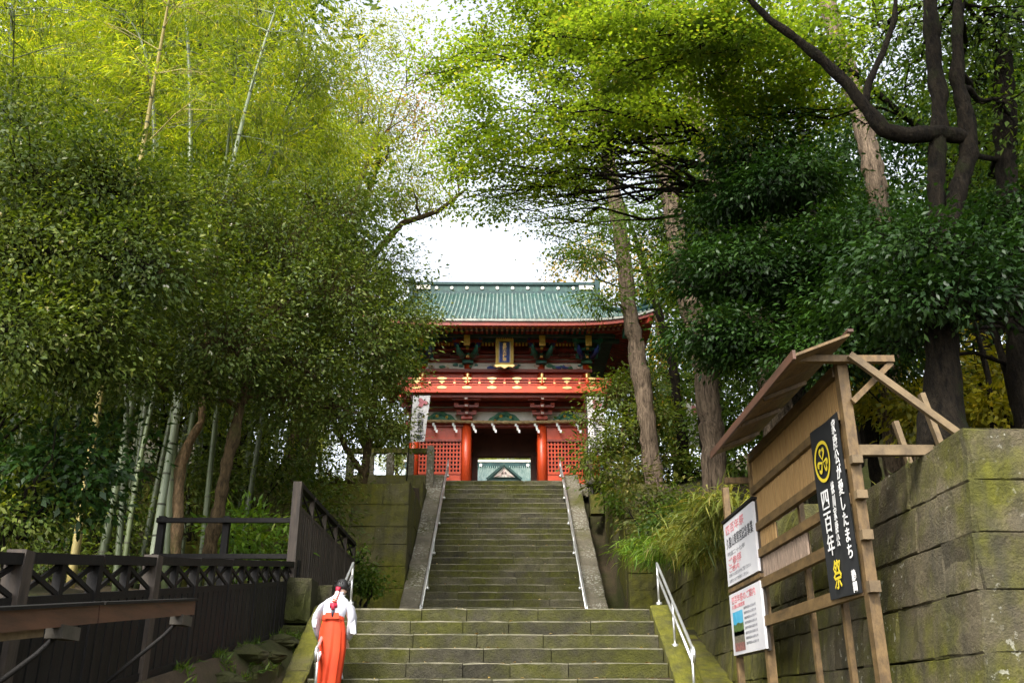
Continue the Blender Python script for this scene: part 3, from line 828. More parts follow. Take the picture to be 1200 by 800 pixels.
# two white boards beyond the frame
def board(label, z0, z1):
    t = thing('notice_board', label, 'board', (SX - .05, 11.65, z0))
    part('panel', MB().box(SX - .075, SX - .045, 10.88, 12.42, z0, z1), M['board'], t)
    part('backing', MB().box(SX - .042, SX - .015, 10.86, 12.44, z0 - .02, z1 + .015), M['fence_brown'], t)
    return t
PB = SX - .0765
n1 = board('upper white notice board with red and black Japanese lines left of the wooden frame', 1.47, 2.27)
def lines(t, rows_, z0, y0):
    for txt, dz, size, key, sx in rows_:
        part('lettering', glyphs(MB(), txt, (PB, y0, z0 - dz), U, V, size, sx=sx, bold=.001), M[key], t)
lines(n1, [('四百年祭', .05, .13, 'pinkink', 1.9), ('久能山東照宮記念事業', .21, .15, 'ink', .92), ('平成二十七年', .39, .06, 'greyink', 2.6),
           ('ご参拝', .47, .11, 'pinkink', 2.2), ('ご案内', .58, .07, 'pinkink', 2.8), ('お祭りのお知らせをご覧ください', .66, .045, 'greyink', 1.7), ('お気をつけてお参りください', .73, .045, 'greyink', 1.7)], 2.27, 12.32)
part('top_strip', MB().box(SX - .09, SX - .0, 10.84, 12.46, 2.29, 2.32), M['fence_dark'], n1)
n2 = board('lower white notice board with a printed landscape picture left of the wooden frame', .62, 1.36)
lines(n2, [('四百年祭のご案内', .04, .10, 'pinkink', 1.5), ('久能山東照宮', .145, .05, 'pinkink', 2.2)], 1.36, 12.30)
yy0 = 12.30; yy1 = 11.78
for key, za, zb_ in (('photo_sky', 1.13, .97), ('photo_green', .968, .87), ('photo_grey', .868, .74), ('photo_red', .738, .66)):
    b = MB(); nseg = 8; o = len(b.v)
    for i in range(nseg + 1):
        y = lerp(yy0, yy1, i / nseg)
        b.v.append((PB - .001 - (.001 if key != 'photo_sky' else 0), y, zb_ - (.03 if key != 'photo_red' else 0)))
        b.v.append((PB - .001 - (.001 if key != 'photo_sky' else 0) - (.0005 if key == 'photo_red' else 0), y, za + (rng.uniform(0, .035) if key != 'photo_sky' else 0)))
    for i in range(nseg): b.face((o + 2 * i, o + 2 * i + 1, o + 2 * i + 3, o + 2 * i + 2))
    part('picture', b, M[key], n2)
lines(n2, [('参拝時間のお知らせ', .21 + i * .058, .034, 'greyink', 1.9) for i in range(8)], 1.36, 11.72)
part('lower_frame', MB().box(SX - .07, SX - .0, 10.86, 12.46, 1.395, 1.44), M['frame_wood'], n1)

# ---------------------------------------------------------------- the red two storey gate
GY, GB = 33.0, TOP_Z                          # front column plane, floor
gate = thing('shrine_gate', 'vermilion two storey shrine gate with green copper roof at the top of the steps', 'gate', (0, 35.2, GB))
def gp(name, mats, fn, kind=None, label=None):
    b = MB(); fn(b); return part(name, b, mats, gate, kind, label)
GD = 4.4
for y in (GY, GY + 2.2, GY + GD):
    for x in (-3.3, -1.38, 1.38, 3.3):
        gp('column', M['red'], lambda b: b.tube([(x, y, GB), (x, y, 9.76)], .18, 14))
        gp('column_base', M['parapet'], lambda b: b.tube([(x, y, GB - .05), (x, y, GB + .16)], [.30, .25], 12))
gp('floor', M['parapet'], lambda b: b.box(-4, 4, GY - .7, GY + GD + .7, GB - .3, GB + .03))
# side bays: red boards with lattice windows
for s in (-1, 1):
    x0, x1 = (1.57, 3.11) if s > 0 else (-3.11, -1.57)
    gp('panel', M['red'], lambda b: b.box(x0, x1, GY - .03, GY + .05, 9.10, 9.60))
    gp('panel', M['red'], lambda b: b.box(x0, x1, GY - .03, GY + .05, GB + .1, 7.90))
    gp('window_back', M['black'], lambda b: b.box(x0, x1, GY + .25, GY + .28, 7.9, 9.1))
    def lat(b):
        n = 12; h = 8
        for i in range(n + 1):
            x = lerp(x0 + .03, x1 - .03, i / n); b.box(x - .024, x + .024, GY - .015, GY + .02, 7.9, 9.1)
        for j in range(1, h):
            z = lerp(7.9, 9.1, j / h); b.box(x0, x1, GY - .022, GY + .013, z - .022, z + .022)
    gp('lattice_window', M['red'], lat)
    gp('rail', M['darkred'], lambda b: b.box(x0, x1, GY - .06, GY + .06, 9.06, 9.14))
    gp('rail', M['red'], lambda b: b.box(x0, x1, GY - .06, GY + .06, 7.84, 7.93))
    # side walls, passage walls
    gp('side_wall', M['red'], lambda b: b.box(s * 3.3 - .05, s * 3.3 + .05, GY + .2, GY + GD - .2, GB, 10.5))
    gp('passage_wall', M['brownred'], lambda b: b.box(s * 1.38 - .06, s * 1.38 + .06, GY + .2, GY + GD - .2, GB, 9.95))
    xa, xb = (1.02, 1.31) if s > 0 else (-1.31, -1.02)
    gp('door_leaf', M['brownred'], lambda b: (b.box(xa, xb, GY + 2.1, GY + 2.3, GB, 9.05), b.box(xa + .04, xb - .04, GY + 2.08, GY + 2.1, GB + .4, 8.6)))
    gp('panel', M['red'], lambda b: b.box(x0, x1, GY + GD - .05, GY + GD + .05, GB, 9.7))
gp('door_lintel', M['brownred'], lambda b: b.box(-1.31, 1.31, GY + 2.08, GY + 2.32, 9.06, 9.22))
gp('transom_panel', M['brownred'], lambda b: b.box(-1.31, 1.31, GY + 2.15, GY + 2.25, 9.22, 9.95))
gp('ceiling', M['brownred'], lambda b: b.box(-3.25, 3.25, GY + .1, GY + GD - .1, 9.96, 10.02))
gp('tie_beam', M['darkred'], lambda b: b.box(-3.6, 3.6, GY - .12, GY + .12, 9.60, 9.79))
gp('tie_beam', M['darkred'], lambda b: b.box(-3.6, 3.6, GY + GD - .12, GY + GD + .12, 9.60, 9.79))
# frieze under the balcony
gp('frieze_panel', M['plaster'], lambda b: b.box(-3.45, 3.45, GY - .02, GY + .06, 9.80, 10.50))
gp('frieze_beam', M['darkred'], lambda b: b.box(-3.5, 3.5, GY - .12, GY - .03, 10.19, 10.31))
gp('frieze_beam', M['darkred'], lambda b: b.box(-3.5, 3.5, GY - .16, GY - .03, 10.385, 10.52))
for x in (-2.35, 0, 2.35):
    def kae(b):
        pts = []
        for i in range(17):
            t = i / 16; u = lerp(-.62, .62, t)
            pts.append((x + u, 9.81 + .36 * math.cos(u / .62 * math.pi / 2) ** .8 + .02 * math.sin(t * 25)))
        pts += [(x + .45, 9.805), (x - .45, 9.805)]
        b.prism(pts, lambda u, v, s_: (u, GY - .09 + s_ * .06, v), 0)
        for i in range(9):
            a = math.pi * i / 8
            b.tube([(x + .3 * math.cos(a), GY - .12, 9.84 + .16 * math.sin(a)), (x + .34 * math.cos(a), GY - .09, 9.84 + .18 * math.sin(a))], [.05, .07], 6, i % 3)
    gp('carved_strut', [M['green'], M['teal'], M['goldpaint']], kae)
def bracket(b, x, y, z, tiers, step, out, wide, m_arm=0, m_blk=1, m_nose=2, nose=True):
    b.box(x - .20, x + .20, y - .22, y + .1, z, z + .12, m_blk)
    for t in range(tiers):
        zz = z + .12 + t * step
        w = wide * (.55 + .45 * (t + 1) / tiers); o = out * (t + 1) / tiers
        b.box(x - w, x + w, y - o - .05, y - o + .05, zz + .02, zz + step * .55, m_arm)
        b.box(x - .055, x + .055, y - o - .12, y - .04, zz, zz + step * .5, m_arm)
        for q in (-1, -.0, 1):
            b.box(x + q * (w - .07) - .075, x + q * (w - .07) + .075, y - o - .08, y - o + .08, zz + step * .55, zz + step * .97, m_blk)
        if nose and t < tiers:
            b.box(x - .05, x + .05, y - o - .17, y - o - .12, zz, zz + step * .42, m_nose)
for x in (-3.3, -1.38, 1.38, 3.3):
    gp('bracket_set', [M['darkred'], M['red'], M['pinkwhite']], lambda b: bracket(b, x, GY - .1, 9.84, 3, .185, .85, .52))
# balcony
BY = 31.75
gp('balcony_floor', M['darkred'], lambda b: b.box(-3.62, 3.62, BY + .06, GY + GD + 1.2, 10.56, 10.70))
gp('balcony_edge', M['red'], lambda b: b.box(-3.66, 3.66, BY - .07, BY + .055, 10.52, 10.78))
gp('balcony_edge', M['darkred'], lambda b: b.box(-3.55, 3.55, BY + .12, BY + .3, 10.40, 10.555))
for s in (-1, 1):
    gp('balcony_edge', M['red'], lambda b: b.box(s * 3.64 - .06, s * 3.64 + .06, BY + .06, GY + GD + 1.2, 10.52, 10.78))
for z, h in ((10.84, .05), (10.94, .04), (11.06, .06)):
    gp('balcony_rail', M['red'], lambda b: (b.box(-3.85, 3.85, BY - .03, BY + .03, z - h / 2, z + h / 2), b.box(-3.66, -3.60, BY + .04, GY + GD + 1, z - h / 2, z + h / 2), b.box(3.60, 3.66, BY + .04, GY + GD + 1, z - h / 2, z + h / 2)))
for i in range(15):
    x = lerp(-3.15, 3.15, i / 14)
    gp('balcony_baluster', [M['red'], M['gold']], lambda b: (b.box(x - .03, x + .03, BY - .024, BY + .024, 10.79, 11.03), b.box(x - .035, x + .035, BY - .036, BY - .026, 10.87, 10.92, 1)))
for i in range(8):
    x = -3.15 + i * .9
    def plate(b):
        for z, w, h in ((11.06, .17, .04), (10.70, .17, .05), (10.94, .10, .03)):
            pts = [(x + w * math.cos(a * math.pi / 8), z + h * math.sin(a * math.pi / 8)) for a in range(16)]
            b.prism(pts, lambda u, v, s_: (u, (BY - .048 if z > 10.8 else BY - .09) + s_ * .015, v))
    gp('gilded_fitting', M['gold'], plate)
for x in (-2.96, -1.33, 1.36, 2.98):
    def gib(b):
        b.tube([(x, BY, 10.79), (x, BY, 11.12)], .055, 10, 0)
        b.tube([(x, BY, 11.10), (x, BY, 11.13), (x, BY, 11.15), (x, BY, 11.20), (x, BY, 11.25), (x, BY, 11.29)], [.06, .06, .045, .07, .055, .008], 10, 1)
    gp('railing_post', [M['red'], M['gold']], gib)
# upper storey
UW = 3.08
for x in (-UW, -1.38, 1.38, UW):
    gp('upper_column', M['red'], lambda b: b.tube([(x, GY, 10.7), (x, GY, 12.1)], .15, 12))
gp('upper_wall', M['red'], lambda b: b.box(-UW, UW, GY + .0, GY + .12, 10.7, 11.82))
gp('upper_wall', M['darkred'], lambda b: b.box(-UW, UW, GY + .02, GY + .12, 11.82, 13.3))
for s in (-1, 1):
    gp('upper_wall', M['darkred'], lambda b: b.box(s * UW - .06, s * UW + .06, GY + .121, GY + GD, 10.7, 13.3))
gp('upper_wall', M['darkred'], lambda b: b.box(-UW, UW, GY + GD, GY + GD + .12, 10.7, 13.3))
gp('dado_rail', M['darkred'], lambda b: b.box(-UW - .2, UW + .2, GY - .19, GY - .001, 11.70, 11.82))
gp('painted_frieze', M['plaster'], lambda b: b.box(-UW, UW, GY - .06, GY - .002, 11.825, 12.10))
def carv(b):
    for i in range(46):
        x = rng.uniform(-2.95, 2.95)
        if abs(abs(x) - .75) < .12: continue
        z = rng.uniform(11.88, 12.02); r_ = rng.uniform(.05, .11)
        pts = [(x + r_ * rng.uniform(.6, 1.7) * math.cos(a * math.pi / 4), z + r_ * .6 * math.sin(a * math.pi / 4)) for a in range(8)]
        yo = rng.uniform(.05, .09)
        b.prism(pts, lambda u, v, s_: (u, GY - .062 - yo + s_ * yo, v), i % 4)
gp('carved_flowers', [M['green'], M['teal'], M['blue'], M['pinkwhite']], carv, 'stuff')
for k, (z0, z1, mk, yo) in enumerate(((12.11, 12.2, 'darkred', .14), (12.215, 12.25, 'pinkwhite', .10), (12.27, 12.38, 'darkred', .16), (12.395, 12.425, 'pinkwhite', .10), (12.45, 12.56, 'darkred', .18))):
    gp('upper_beam', M[mk], lambda b: b.box(-UW - .3, UW + .3, GY - yo, GY - .001, z0, z1))
for x in (-UW, -1.38, 1.38, UW):
    def br(b):
        bracket(b, x, GY - .1, 12.02, 4, .215, 1.15, .62, 0, 1, 2)
        b.box(x - .11, x + .11, GY - 1.34, GY - 1.27, 12.33, 12.72, 2)
        for q in (-1, 1):                     # carved beast heads beside the arms
            b.tube([(x + q * .18, GY - .5, 12.2), (x + q * .32, GY - .9, 12.28), (x + q * .36, GY - 1.15, 12.42)], [.12, .10, .03], 7, 3)
            b.tube([(x + q * .22, GY - .4, 12.5), (x + q * .42, GY - .8, 12.6), (x + q * .50, GY - 1.1, 12.74)], [.10, .09, .03], 7, 4)
    gp('bracket_set', [M['teal'], M['green'], M['goldpaint'], M['blue'], M['teal']] if abs(x) > 2 else [M['darkred'], M['teal'], M['goldpaint'], M['teal'], M['blue']], br)
for x in (-2.25, -.0, 2.25):
    gp('bracket_set', [M['darkred'], M['brownred'], M['goldpaint']], lambda b: bracket(b, x, GY - .1, 12.30, 2, .2, .6, .42, nose=False))
def dent(b):
    for i in range(44):
        x = lerp(-2.7, 2.7, i / 43)
        if min(abs(x - q) for q in (-1.38, 1.38)) < .3: continue
        b.box(x - .035, x + .035, 32.26, 32.36, 12.56, 12.66, 0)
gp('gilded_dentils', M['goldpaint'], dent, 'stuff')
gp('purlin', M['soffit'], lambda b: b.box(-UW - 1.2, UW + 1.2, 32.2, 32.4, 12.67, 12.82))
gp('purlin', M['soffit'], lambda b: b.box(-UW - 1.0, UW + 1.0, 31.75, 31.9, 12.70, 12.82))
# ---- roof
EX, EY0, EY1 = 5.35, 30.35, 40.05
RYc, RX = 35.2, 3.72
ZE, ZR = 12.84, 15.95
HIP = .42
def rprof(t): return lerp(ZE, ZR, .82 * t + .18 * t * t)
def lift(x): return .42 * max(0, (abs(x) / EX)) ** 5
def halfw(t): return lerp(EX, RX + .12, min(1, t / HIP))
def fpt(x, t, s):                             # front (s=-1) or back (s=1) slope
    y = RYc + s * lerp(RYc - EY0, .12, t)
    return (x, y, rprof(t) + lift(x) * (1 - min(1, t / HIP)) ** 1.5)
def spt(y, t, s):                             # side hip slope, s = side sign
    x = s * lerp(EX, RX + .12, t / HIP)
    hy = lerp((EY1 - EY0) / 2, (EY1 - EY0) / 2 * (1 - HIP), t / HIP)
    yy = RYc + y * hy
    return (x, yy, rprof(t) + .42 * abs(y) ** 5 * max(0, 1 - t / HIP) ** 1.5)
def roof(b):
    nt_, nx = 12, 26
    for s in (-1, 1):
        o = len(b.v)
        for i in range(nt_ + 1):
            t = i / nt_; w = halfw(t)
            for j in range(nx + 1): b.v.append(fpt(lerp(-w, w, j / nx), t, s))
        for i in range(nt_):
            for j in range(nx):
                a = o + i * (nx + 1) + j; q = (a, a + 1, a + nx + 2, a + nx + 1)
                b.face(q if s < 0 else q[::-1], 0, True)
    for s in (-1, 1):
        o = len(b.v); n2 = 5
        for i in range(n2 + 1):
            for j in range(nx + 1): b.v.append(spt(lerp(-1, 1, j / nx), HIP * i / n2, s))
        for i in range(n2):
            for j in range(nx):
                a = o + i * (nx + 1) + j; q = (a, a + 1, a + nx + 2, a + nx + 1)
                b.face(q if s > 0 else q[::-1], 0, True)
gp('roof', M['patina'], roof)
def ribs(b):
    for s in (-1, 1):
        n = 70
        for i in range(n + 1):
            x = lerp(-EX + .05, EX - .05, i / n)
            tm = 1.0 if abs(x) < RX else HIP * (EX - abs(x)) / (EX - RX)
            if tm < .05: continue
            o = len(b.v); K = 9
            for q in range(K + 1):
                t = tm * q / K; p = fpt(x, t, s)
                w, h = .033, .055
                b.v += [(x - w, p[1], p[2] - .01), (x - w * .7, p[1] , p[2] + h), (x + w * .7, p[1], p[2] + h), (x + w, p[1], p[2] - .01)]
            for q in range(K):
                for c in range(3):
                    a = o + q * 4 + c; f = (a, a + 1, a + 5, a + 4)
                    b.face(f if s > 0 else f[::-1], 0)
            b.face((o, o + 1, o + 2, o + 3), 0)
    for s in (-1, 1):
        n = 60
        for i in range(n + 1):
            y = lerp(-.98, .98, i / n); yw = y * (EY1 - EY0) / 2
            lim = (EY1 - EY0) / 2 * (1 - HIP)
            tm = HIP if abs(yw) < lim else HIP * ((EY1 - EY0) / 2 - abs(yw)) / ((EY1 - EY0) / 2 - lim)
            if tm < .03: continue
            o = len(b.v); K = 4
            for q in range(K + 1):
                t = tm * q / K
                hy = lerp((EY1 - EY0) / 2, lim, t / HIP); p = spt(yw / hy, t, s)
                b.v += [(p[0], p[1] - .033, p[2] - .01), (p[0], p[1] - .02, p[2] + .055), (p[0], p[1] + .02, p[2] + .055), (p[0], p[1] + .033, p[2] - .01)]
            for q in range(K):
                for c in range(3):
                    a = o + q * 4 + c; b.face((a, a + 1, a + 5, a + 4), 0)
            b.face((o, o + 1, o + 2, o + 3), 0)
gp('roof_ribs', M['patina2'], ribs, 'stuff')
def eave(b):                                  # the thick weathered edge, red fascia and soffit under it
    nx = 40
    for s in (-1, 1):
        for (dz0, dz1, dy, m) in ((-.02, -.10, .0, 0), (-.10, -.25, .06, 1)):
            o = len(b.v)
            for j in range(nx + 1):
                x = lerp(-EX, EX, j / nx); p = fpt(x, 0, s)
                for (d, dd) in ((dz0, 0), (dz1, 0), (dz1, .25), (dz0, .25)):
                    b.v.append((x * (1 - dy / EX), p[1] - s * (dy + dd), p[2] + d))
            for j in range(nx):
                for c in range(4):
                    a = o + j * 4 + c; d = o + j * 4 + (c + 1) % 4
                    f = (a, d, d + 4, a + 4); b.face(f if s < 0 else f[::-1], m)
            b.face((o, o + 1, o + 2, o + 3), m); b.face((o + nx * 4, o + nx * 4 + 1, o + nx * 4 + 2, o + nx * 4 + 3), m)
    for s in (-1, 1):
        for (dz0, dz1, dx, m) in ((-.02, -.10, .0, 0), (-.10, -.25, .06, 1)):
            o = len(b.v)
            for j in range(nx + 1):
                p = spt(lerp(-.985, .985, j / nx), 0, s)
                for (d, dd) in ((dz0, 0), (dz1, 0), (dz1, .25), (dz0, .25)):
                    b.v.append((p[0] - s * (dx + dd), p[1], p[2] + d - .002))
            for j in range(nx):
                for c in range(4):
                    a = o + j * 4 + c; d = o + j * 4 + (c + 1) % 4
                    b.face((a, d, d + 4, a + 4), m)
gp('eave_edge', [M['eavetile'], M['darkred']], eave)
def soff(b):
    nx = 30; x0 = UW
    for s in (-1, 1):
        o = len(b.v); yw = GY if s < 0 else GY + GD
        for j in range(nx + 1):
            x = lerp(-EX + .25, EX - .25, j / nx); p = fpt(x, 0, s)
            b.v.append((x, p[1] - s * .2, p[2] - .16)); b.v.append((max(-UW, min(UW, x)), yw, 13.12))
        for j in range(nx): b.face((o + 2 * j, o + 2 * j + 1, o + 2 * j + 3, o + 2 * j + 2))
    for s in (-1, 1):
        o = len(b.v)
        for j in range(nx + 1):
            p = spt(lerp(-.96, .96, j / nx), 0, s)
            b.v.append((p[0] - s * .2, p[1], p[2] - .165)); b.v.append((s * UW, max(GY, min(GY + GD, p[1])), 13.118))
        for j in range(nx): b.face((o + 2 * j, o + 2 * j + 1, o + 2 * j + 3, o + 2 * j + 2))
gp('soffit', M['soffit'], soff)
def raft(b):
    for s in (-1, 1):
        for i in range(56):
            x = lerp(-EX + .3, EX - .3, i / 55); p = fpt(x, 0, s)
            ya, za = p[1] - s * .27, p[2] - .225
            yb_, zb_ = RYc + s * (RYc - 31.35), p[2] * .35 + 12.86 * .65 - .0
            b.beam((x, ya, za), (x, yb_, zb_), .07, .075, 0)
            b.box(x - .04, x + .04, min(ya, ya + s * .02), max(ya, ya + s * .02), za - .045, za + .045, 1)
            ya2 = RYc + s * (RYc - 31.2)
            b.beam((x, ya2, 12.74 + lift(x) * .6), (max(-UW, min(UW, x)), GY if s < 0 else GY + GD, 13.04), .07, .085, 0)
            b.box(x - .04, x + .04, min(ya2, ya2 + s * .02), max(ya2, ya2 + s * .02), 12.69 + lift(x) * .6, 12.78 + lift(x) * .6, 2)
    for s in (-1, 1):
        for i in range(44):
            p = spt(lerp(-.94, .94, i / 43), 0, s)
            xa = p[0] - s * .27; za = p[2] - .228
            b.beam((xa, p[1], za), (s * 4.1, p[1], 12.86), .07, .075, 0)
            b.box(min(xa, xa + s * .02), max(xa, xa + s * .02), p[1] - .04, p[1] + .04, za - .045, za + .045, 1)
gp('rafters', [M['darkred'], M['goldpaint'], M['pinkwhite']], raft, 'stuff')
def ridge(b):
    b.box(-RX - .05, RX + .05, RYc - .22, RYc + .22, 15.85, 16.02, 0)
    b.box(-RX, RX, RYc - .17, RYc + .17, 16.02, 16.30, 1)
    b.box(-RX - .1, RX + .1, RYc - .25, RYc + .25, 16.30, 16.36, 0)
    b.tube([(-RX - .15, RYc, 16.40), (RX + .15, RYc, 16.40)], .12, 10, 0)
gp('ridge', [M['patinadark'], M['patina']], ridge)
for i in range(12):
    x = -3.45 + i * .628
    gp('ridge_crest', M['tilewhite'], lambda b: b.tube([(x, RYc - .215, 16.16), (x, RYc - .18, 16.16)], .07, 10))
for s in (-1, 1):
    def gab(b):                               # gable end: barge boards and panel
        hb_ = (EY1 - EY0) / 2 * (1 - HIP)
        zb_ = rprof(HIP)
        b.prism([(RYc - hb_, zb_), (RYc + hb_, zb_), (RYc, 15.9)], lambda u, v, q: (s * (RX - .35) + s * q * .06, u, v), 1)
        for q in (-1, 1):
            b.beam((s * (RX + .04), RYc + q * hb_, zb_ + .06), (s * (RX + .04), RYc, 15.98), .14, .22, 0)
            b.tube([(s * (RX + .02), RYc + q * (hb_ + .1), zb_ + .08), (s * (RX - .02), RYc + q * .2, 16.05)], .11, 8, 2)
        b.tube([(s * (RX + .05), RYc, 15.7), (s * (RX + .18), RYc, 15.7)], .22, 8, 3)
    gp('gable', [M['darkred'], M['brownred'], M['patinadark'], M['gold']], gab)
    gp('ridge_ornament', [M['patinadark'], M['tilewhite']], lambda b: (b.box(s * (RX + .12) - .1, s * (RX + .12) + .1, RYc - .3, RYc + .3, 15.9, 16.55, 0), b.tube([(s * (RX + .12), RYc, 16.5), (s * (RX + .3), RYc, 16.75)], [.12, .03], 6, 0), b.box(s * (RX - .35) - .3, s * (RX - .35) + .3, RYc - .27, RYc - .255, 16.08, 16.26, 1)))
    for q in (-1, 1):
        def hipr(b):
            pts = []; rr = []
            for i in range(8):
                t = i / 7 * HIP; p = fpt(s * halfw(t), t, q)
                pts.append((p[0] * .995, p[1], p[2] + .10)); rr.append(.11)
            b.tube(pts, rr, 8)
            p0 = Vector(pts[0])
            b.tube([p0 + Vector((0, 0, -.02)), p0 + Vector((s * .18, q * .16, .10)), p0 + Vector((s * .30, q * .24, .28))], [.14, .11, .05], 8)
            pa = Vector(pts[2]); b.tube([pa + Vector((0, 0, .05)), pa + Vector((s * .12, q * .10, .20)), pa + Vector((s * .22, q * .18, .46))], [.13, .10, .04], 8)
        gp('hip_ridge', M['patinadark'], hipr)
        gp('corner_rafter', [M['darkred'], M['teal']], lambda b: (b.beam((s * UW, GY if q < 0 else GY + GD, 12.95), (s * (EX - .15), RYc + q * (RYc - EY0 - .12), 12.84), .16, .2, 0), b.box(s * 4.4 - .12, s * 4.4 + .12, RYc + q * 3.9 - .12, RYc + q * 3.9 + .12, 12.5, 12.82, 1)))
# name plaque
pq = MB()
def tilt(y, z): return y - (z - 11.64) * .22
def pbox(b, x0, x1, z0, z1, ya, yb_, m):
    b.hexa([(x0, tilt(ya, z0), z0), (x1, tilt(ya, z0), z0), (x1, tilt(yb_, z0), z0), (x0, tilt(yb_, z0), z0),
            (x0, tilt(ya, z1), z1), (x1, tilt(ya, z1), z1), (x1, tilt(yb_, z1), z1), (x0, tilt(yb_, z1), z1)], m)
PY = 32.15
plq = gp('name_plaque', M['blue'], lambda b: pbox(b, -.19, .19, 11.82, 12.56, PY, PY + .06, 0))
def pframe(b):
    for x0, x1, z0, z1 in ((-.33, -.22, 11.72, 12.66), (.22, .33, 11.72, 12.66), (-.22, .22, 11.72, 11.80), (-.22, .22, 12.58, 12.66)):
        pbox(b, x0, x1, z0, z1, PY - .05, PY + .05, 0)
    for x0, x1, z0, z1 in ((-.215, -.19, 11.81, 12.57), (.19, .215, 11.81, 12.57)):
        pbox(b, x0, x1, z0, z1, PY - .03, PY + .04, 1)
    pts = [(-.38, 11.70), (-.30, 11.62), (-.15, 11.66), (0, 11.58), (.15, 11.66), (.30, 11.62), (.38, 11.70), (.30, 11.74), (-.30, 11.74)]
    b.prism(pts, lambda u, v, s_: (u, PY - .07 + s_ * .05, v), 2)
    for q in range(8): b.box(-.30 + q * .08, -.26 + q * .08, tilt(PY - .08, 12.68), tilt(PY - .02, 12.68), 12.665, 12.71, 2)
b = MB(); pframe(b); part('plaque_frame', b, [M['goldpaint'], M['tilewhite'], M['gold']], plq)
b = MB(); glyphs(b, '東照大権現', (0, tilt(PY - .012, 12.53), 12.53), (1, 0, 0), (0, -.215, .976), .145, vertical=True, step=.97, bold=.003)
part('lettering', b, M['gold'], plq)

# straw rope with paper streamers across the gate
rp = thing('straw_rope', 'straw rope with white zigzag paper streamers stretched across the gate front', 'rope', (0, 32.65, 9.72))
b = MB(); pts = []; K = 60
for i in range(K + 1):
    x = lerp(-3.35, 3.35, i / K); pts.append((x, 32.72, 9.735 - .02 * math.cos(x * 1.1)))
b.tube(pts, [.055 + .006 * math.sin(i * 2.1) for i in range(K + 1)], 8)
for ph in (0, math.pi):
    b.tube([(p[0], p[1] + .04 * math.cos(i * 1.3 + ph), p[2] + .04 * math.sin(i * 1.3 + ph)) for i, p in enumerate(pts)], .034, 5)
part('rope', b, M['straw'], rp)
for px in (508, 531, 553.5, 577, 604.5, 627, 653, 676):
    x = Xp(px, 32.7, 9.6); b = MB(); dy = 0
    for k in range(4):
        zt = 9.69 - k * .085
        xo = x + k * .036 - .02 + .02 * (k % 2)
        b.hexa([(xo - .035, 32.69 - .012 * k, zt - .115), (xo + .035, 32.69 - .012 * k, zt - .135), (xo + .035, 32.694 - .012 * k, zt - .135), (xo - .035, 32.694 - .012 * k, zt - .115),
                (xo - .03, 32.70 - .012 * k, zt + .0), (xo + .045, 32.70 - .012 * k, zt - .02), (xo + .045, 32.704 - .012 * k, zt - .02), (xo - .03, 32.704 - .012 * k, zt + .0)])
    part('paper_streamer', b, M['paper'], rp)
# green mats
for s in (-1, 1):
    x0, x1 = (1.35, 1.95) if s > 0 else (-2.0, -1.35)
    b = MB(); b.box(x0, x1, 31.0, 31.9, TOP_Z - .01, TOP_Z + .16)
    for i in range(10): b.box(lerp(x0, x1, i / 10) + .01, lerp(x0, x1, (i + 1) / 10) - .01, 30.98, 31.0, TOP_Z, TOP_Z + .155)
    tag(link('green_mat', b.mesh('green_mat', M['mat_green'])), 'bright green mat below the red %s lattice window of the gate' % ('left' if s < 0 else 'right'), 'mat')

# ---------------------------------------------------------------- stone fence posts, nobori flags, lantern
def stone_fence(label, xs):
    t = thing('stone_fence', label, 'fence', (xs[0], 29.6, 6.6))
    for i, x in enumerate(xs):
        h = 1.05 if i == 0 else .82
        b = MB(); y = 29.6
        b.loft([[(x - w, y - w, z), (x + w, y - w, z), (x + w, y + w, z), (x - w, y + w, z)] for w, z in ((.12, 6.3), (.115, 6.9 + h - .08), (.10, 6.9 + h), (.0, 6.9 + h + .05))], 0, True, False)
        part('post', b, M['parapet'], t)
    xa, xb = min(xs) - .1, max(xs) - .13 if xs[0] < 0 else max(xs)
    if xs[0] > 0: xa = xs[0] + .13
    part('rail', MB().box(xa, xb, 29.5, 29.7, 7.72, 7.88), M['wallmoss'], t)
    part('base', MB().box(xa, xb, 29.45, 29.78, 6.4, 6.98), M['wallmoss'], t)
stone_fence('mossy stone post fence left of the gate, under the white banner', [-2.4, -3.05, -3.7, -4.35, -5.0])
stone_fence('mossy stone post fence right of the gate behind the shrubs', [2.75, 3.35, 4.0, 4.65])
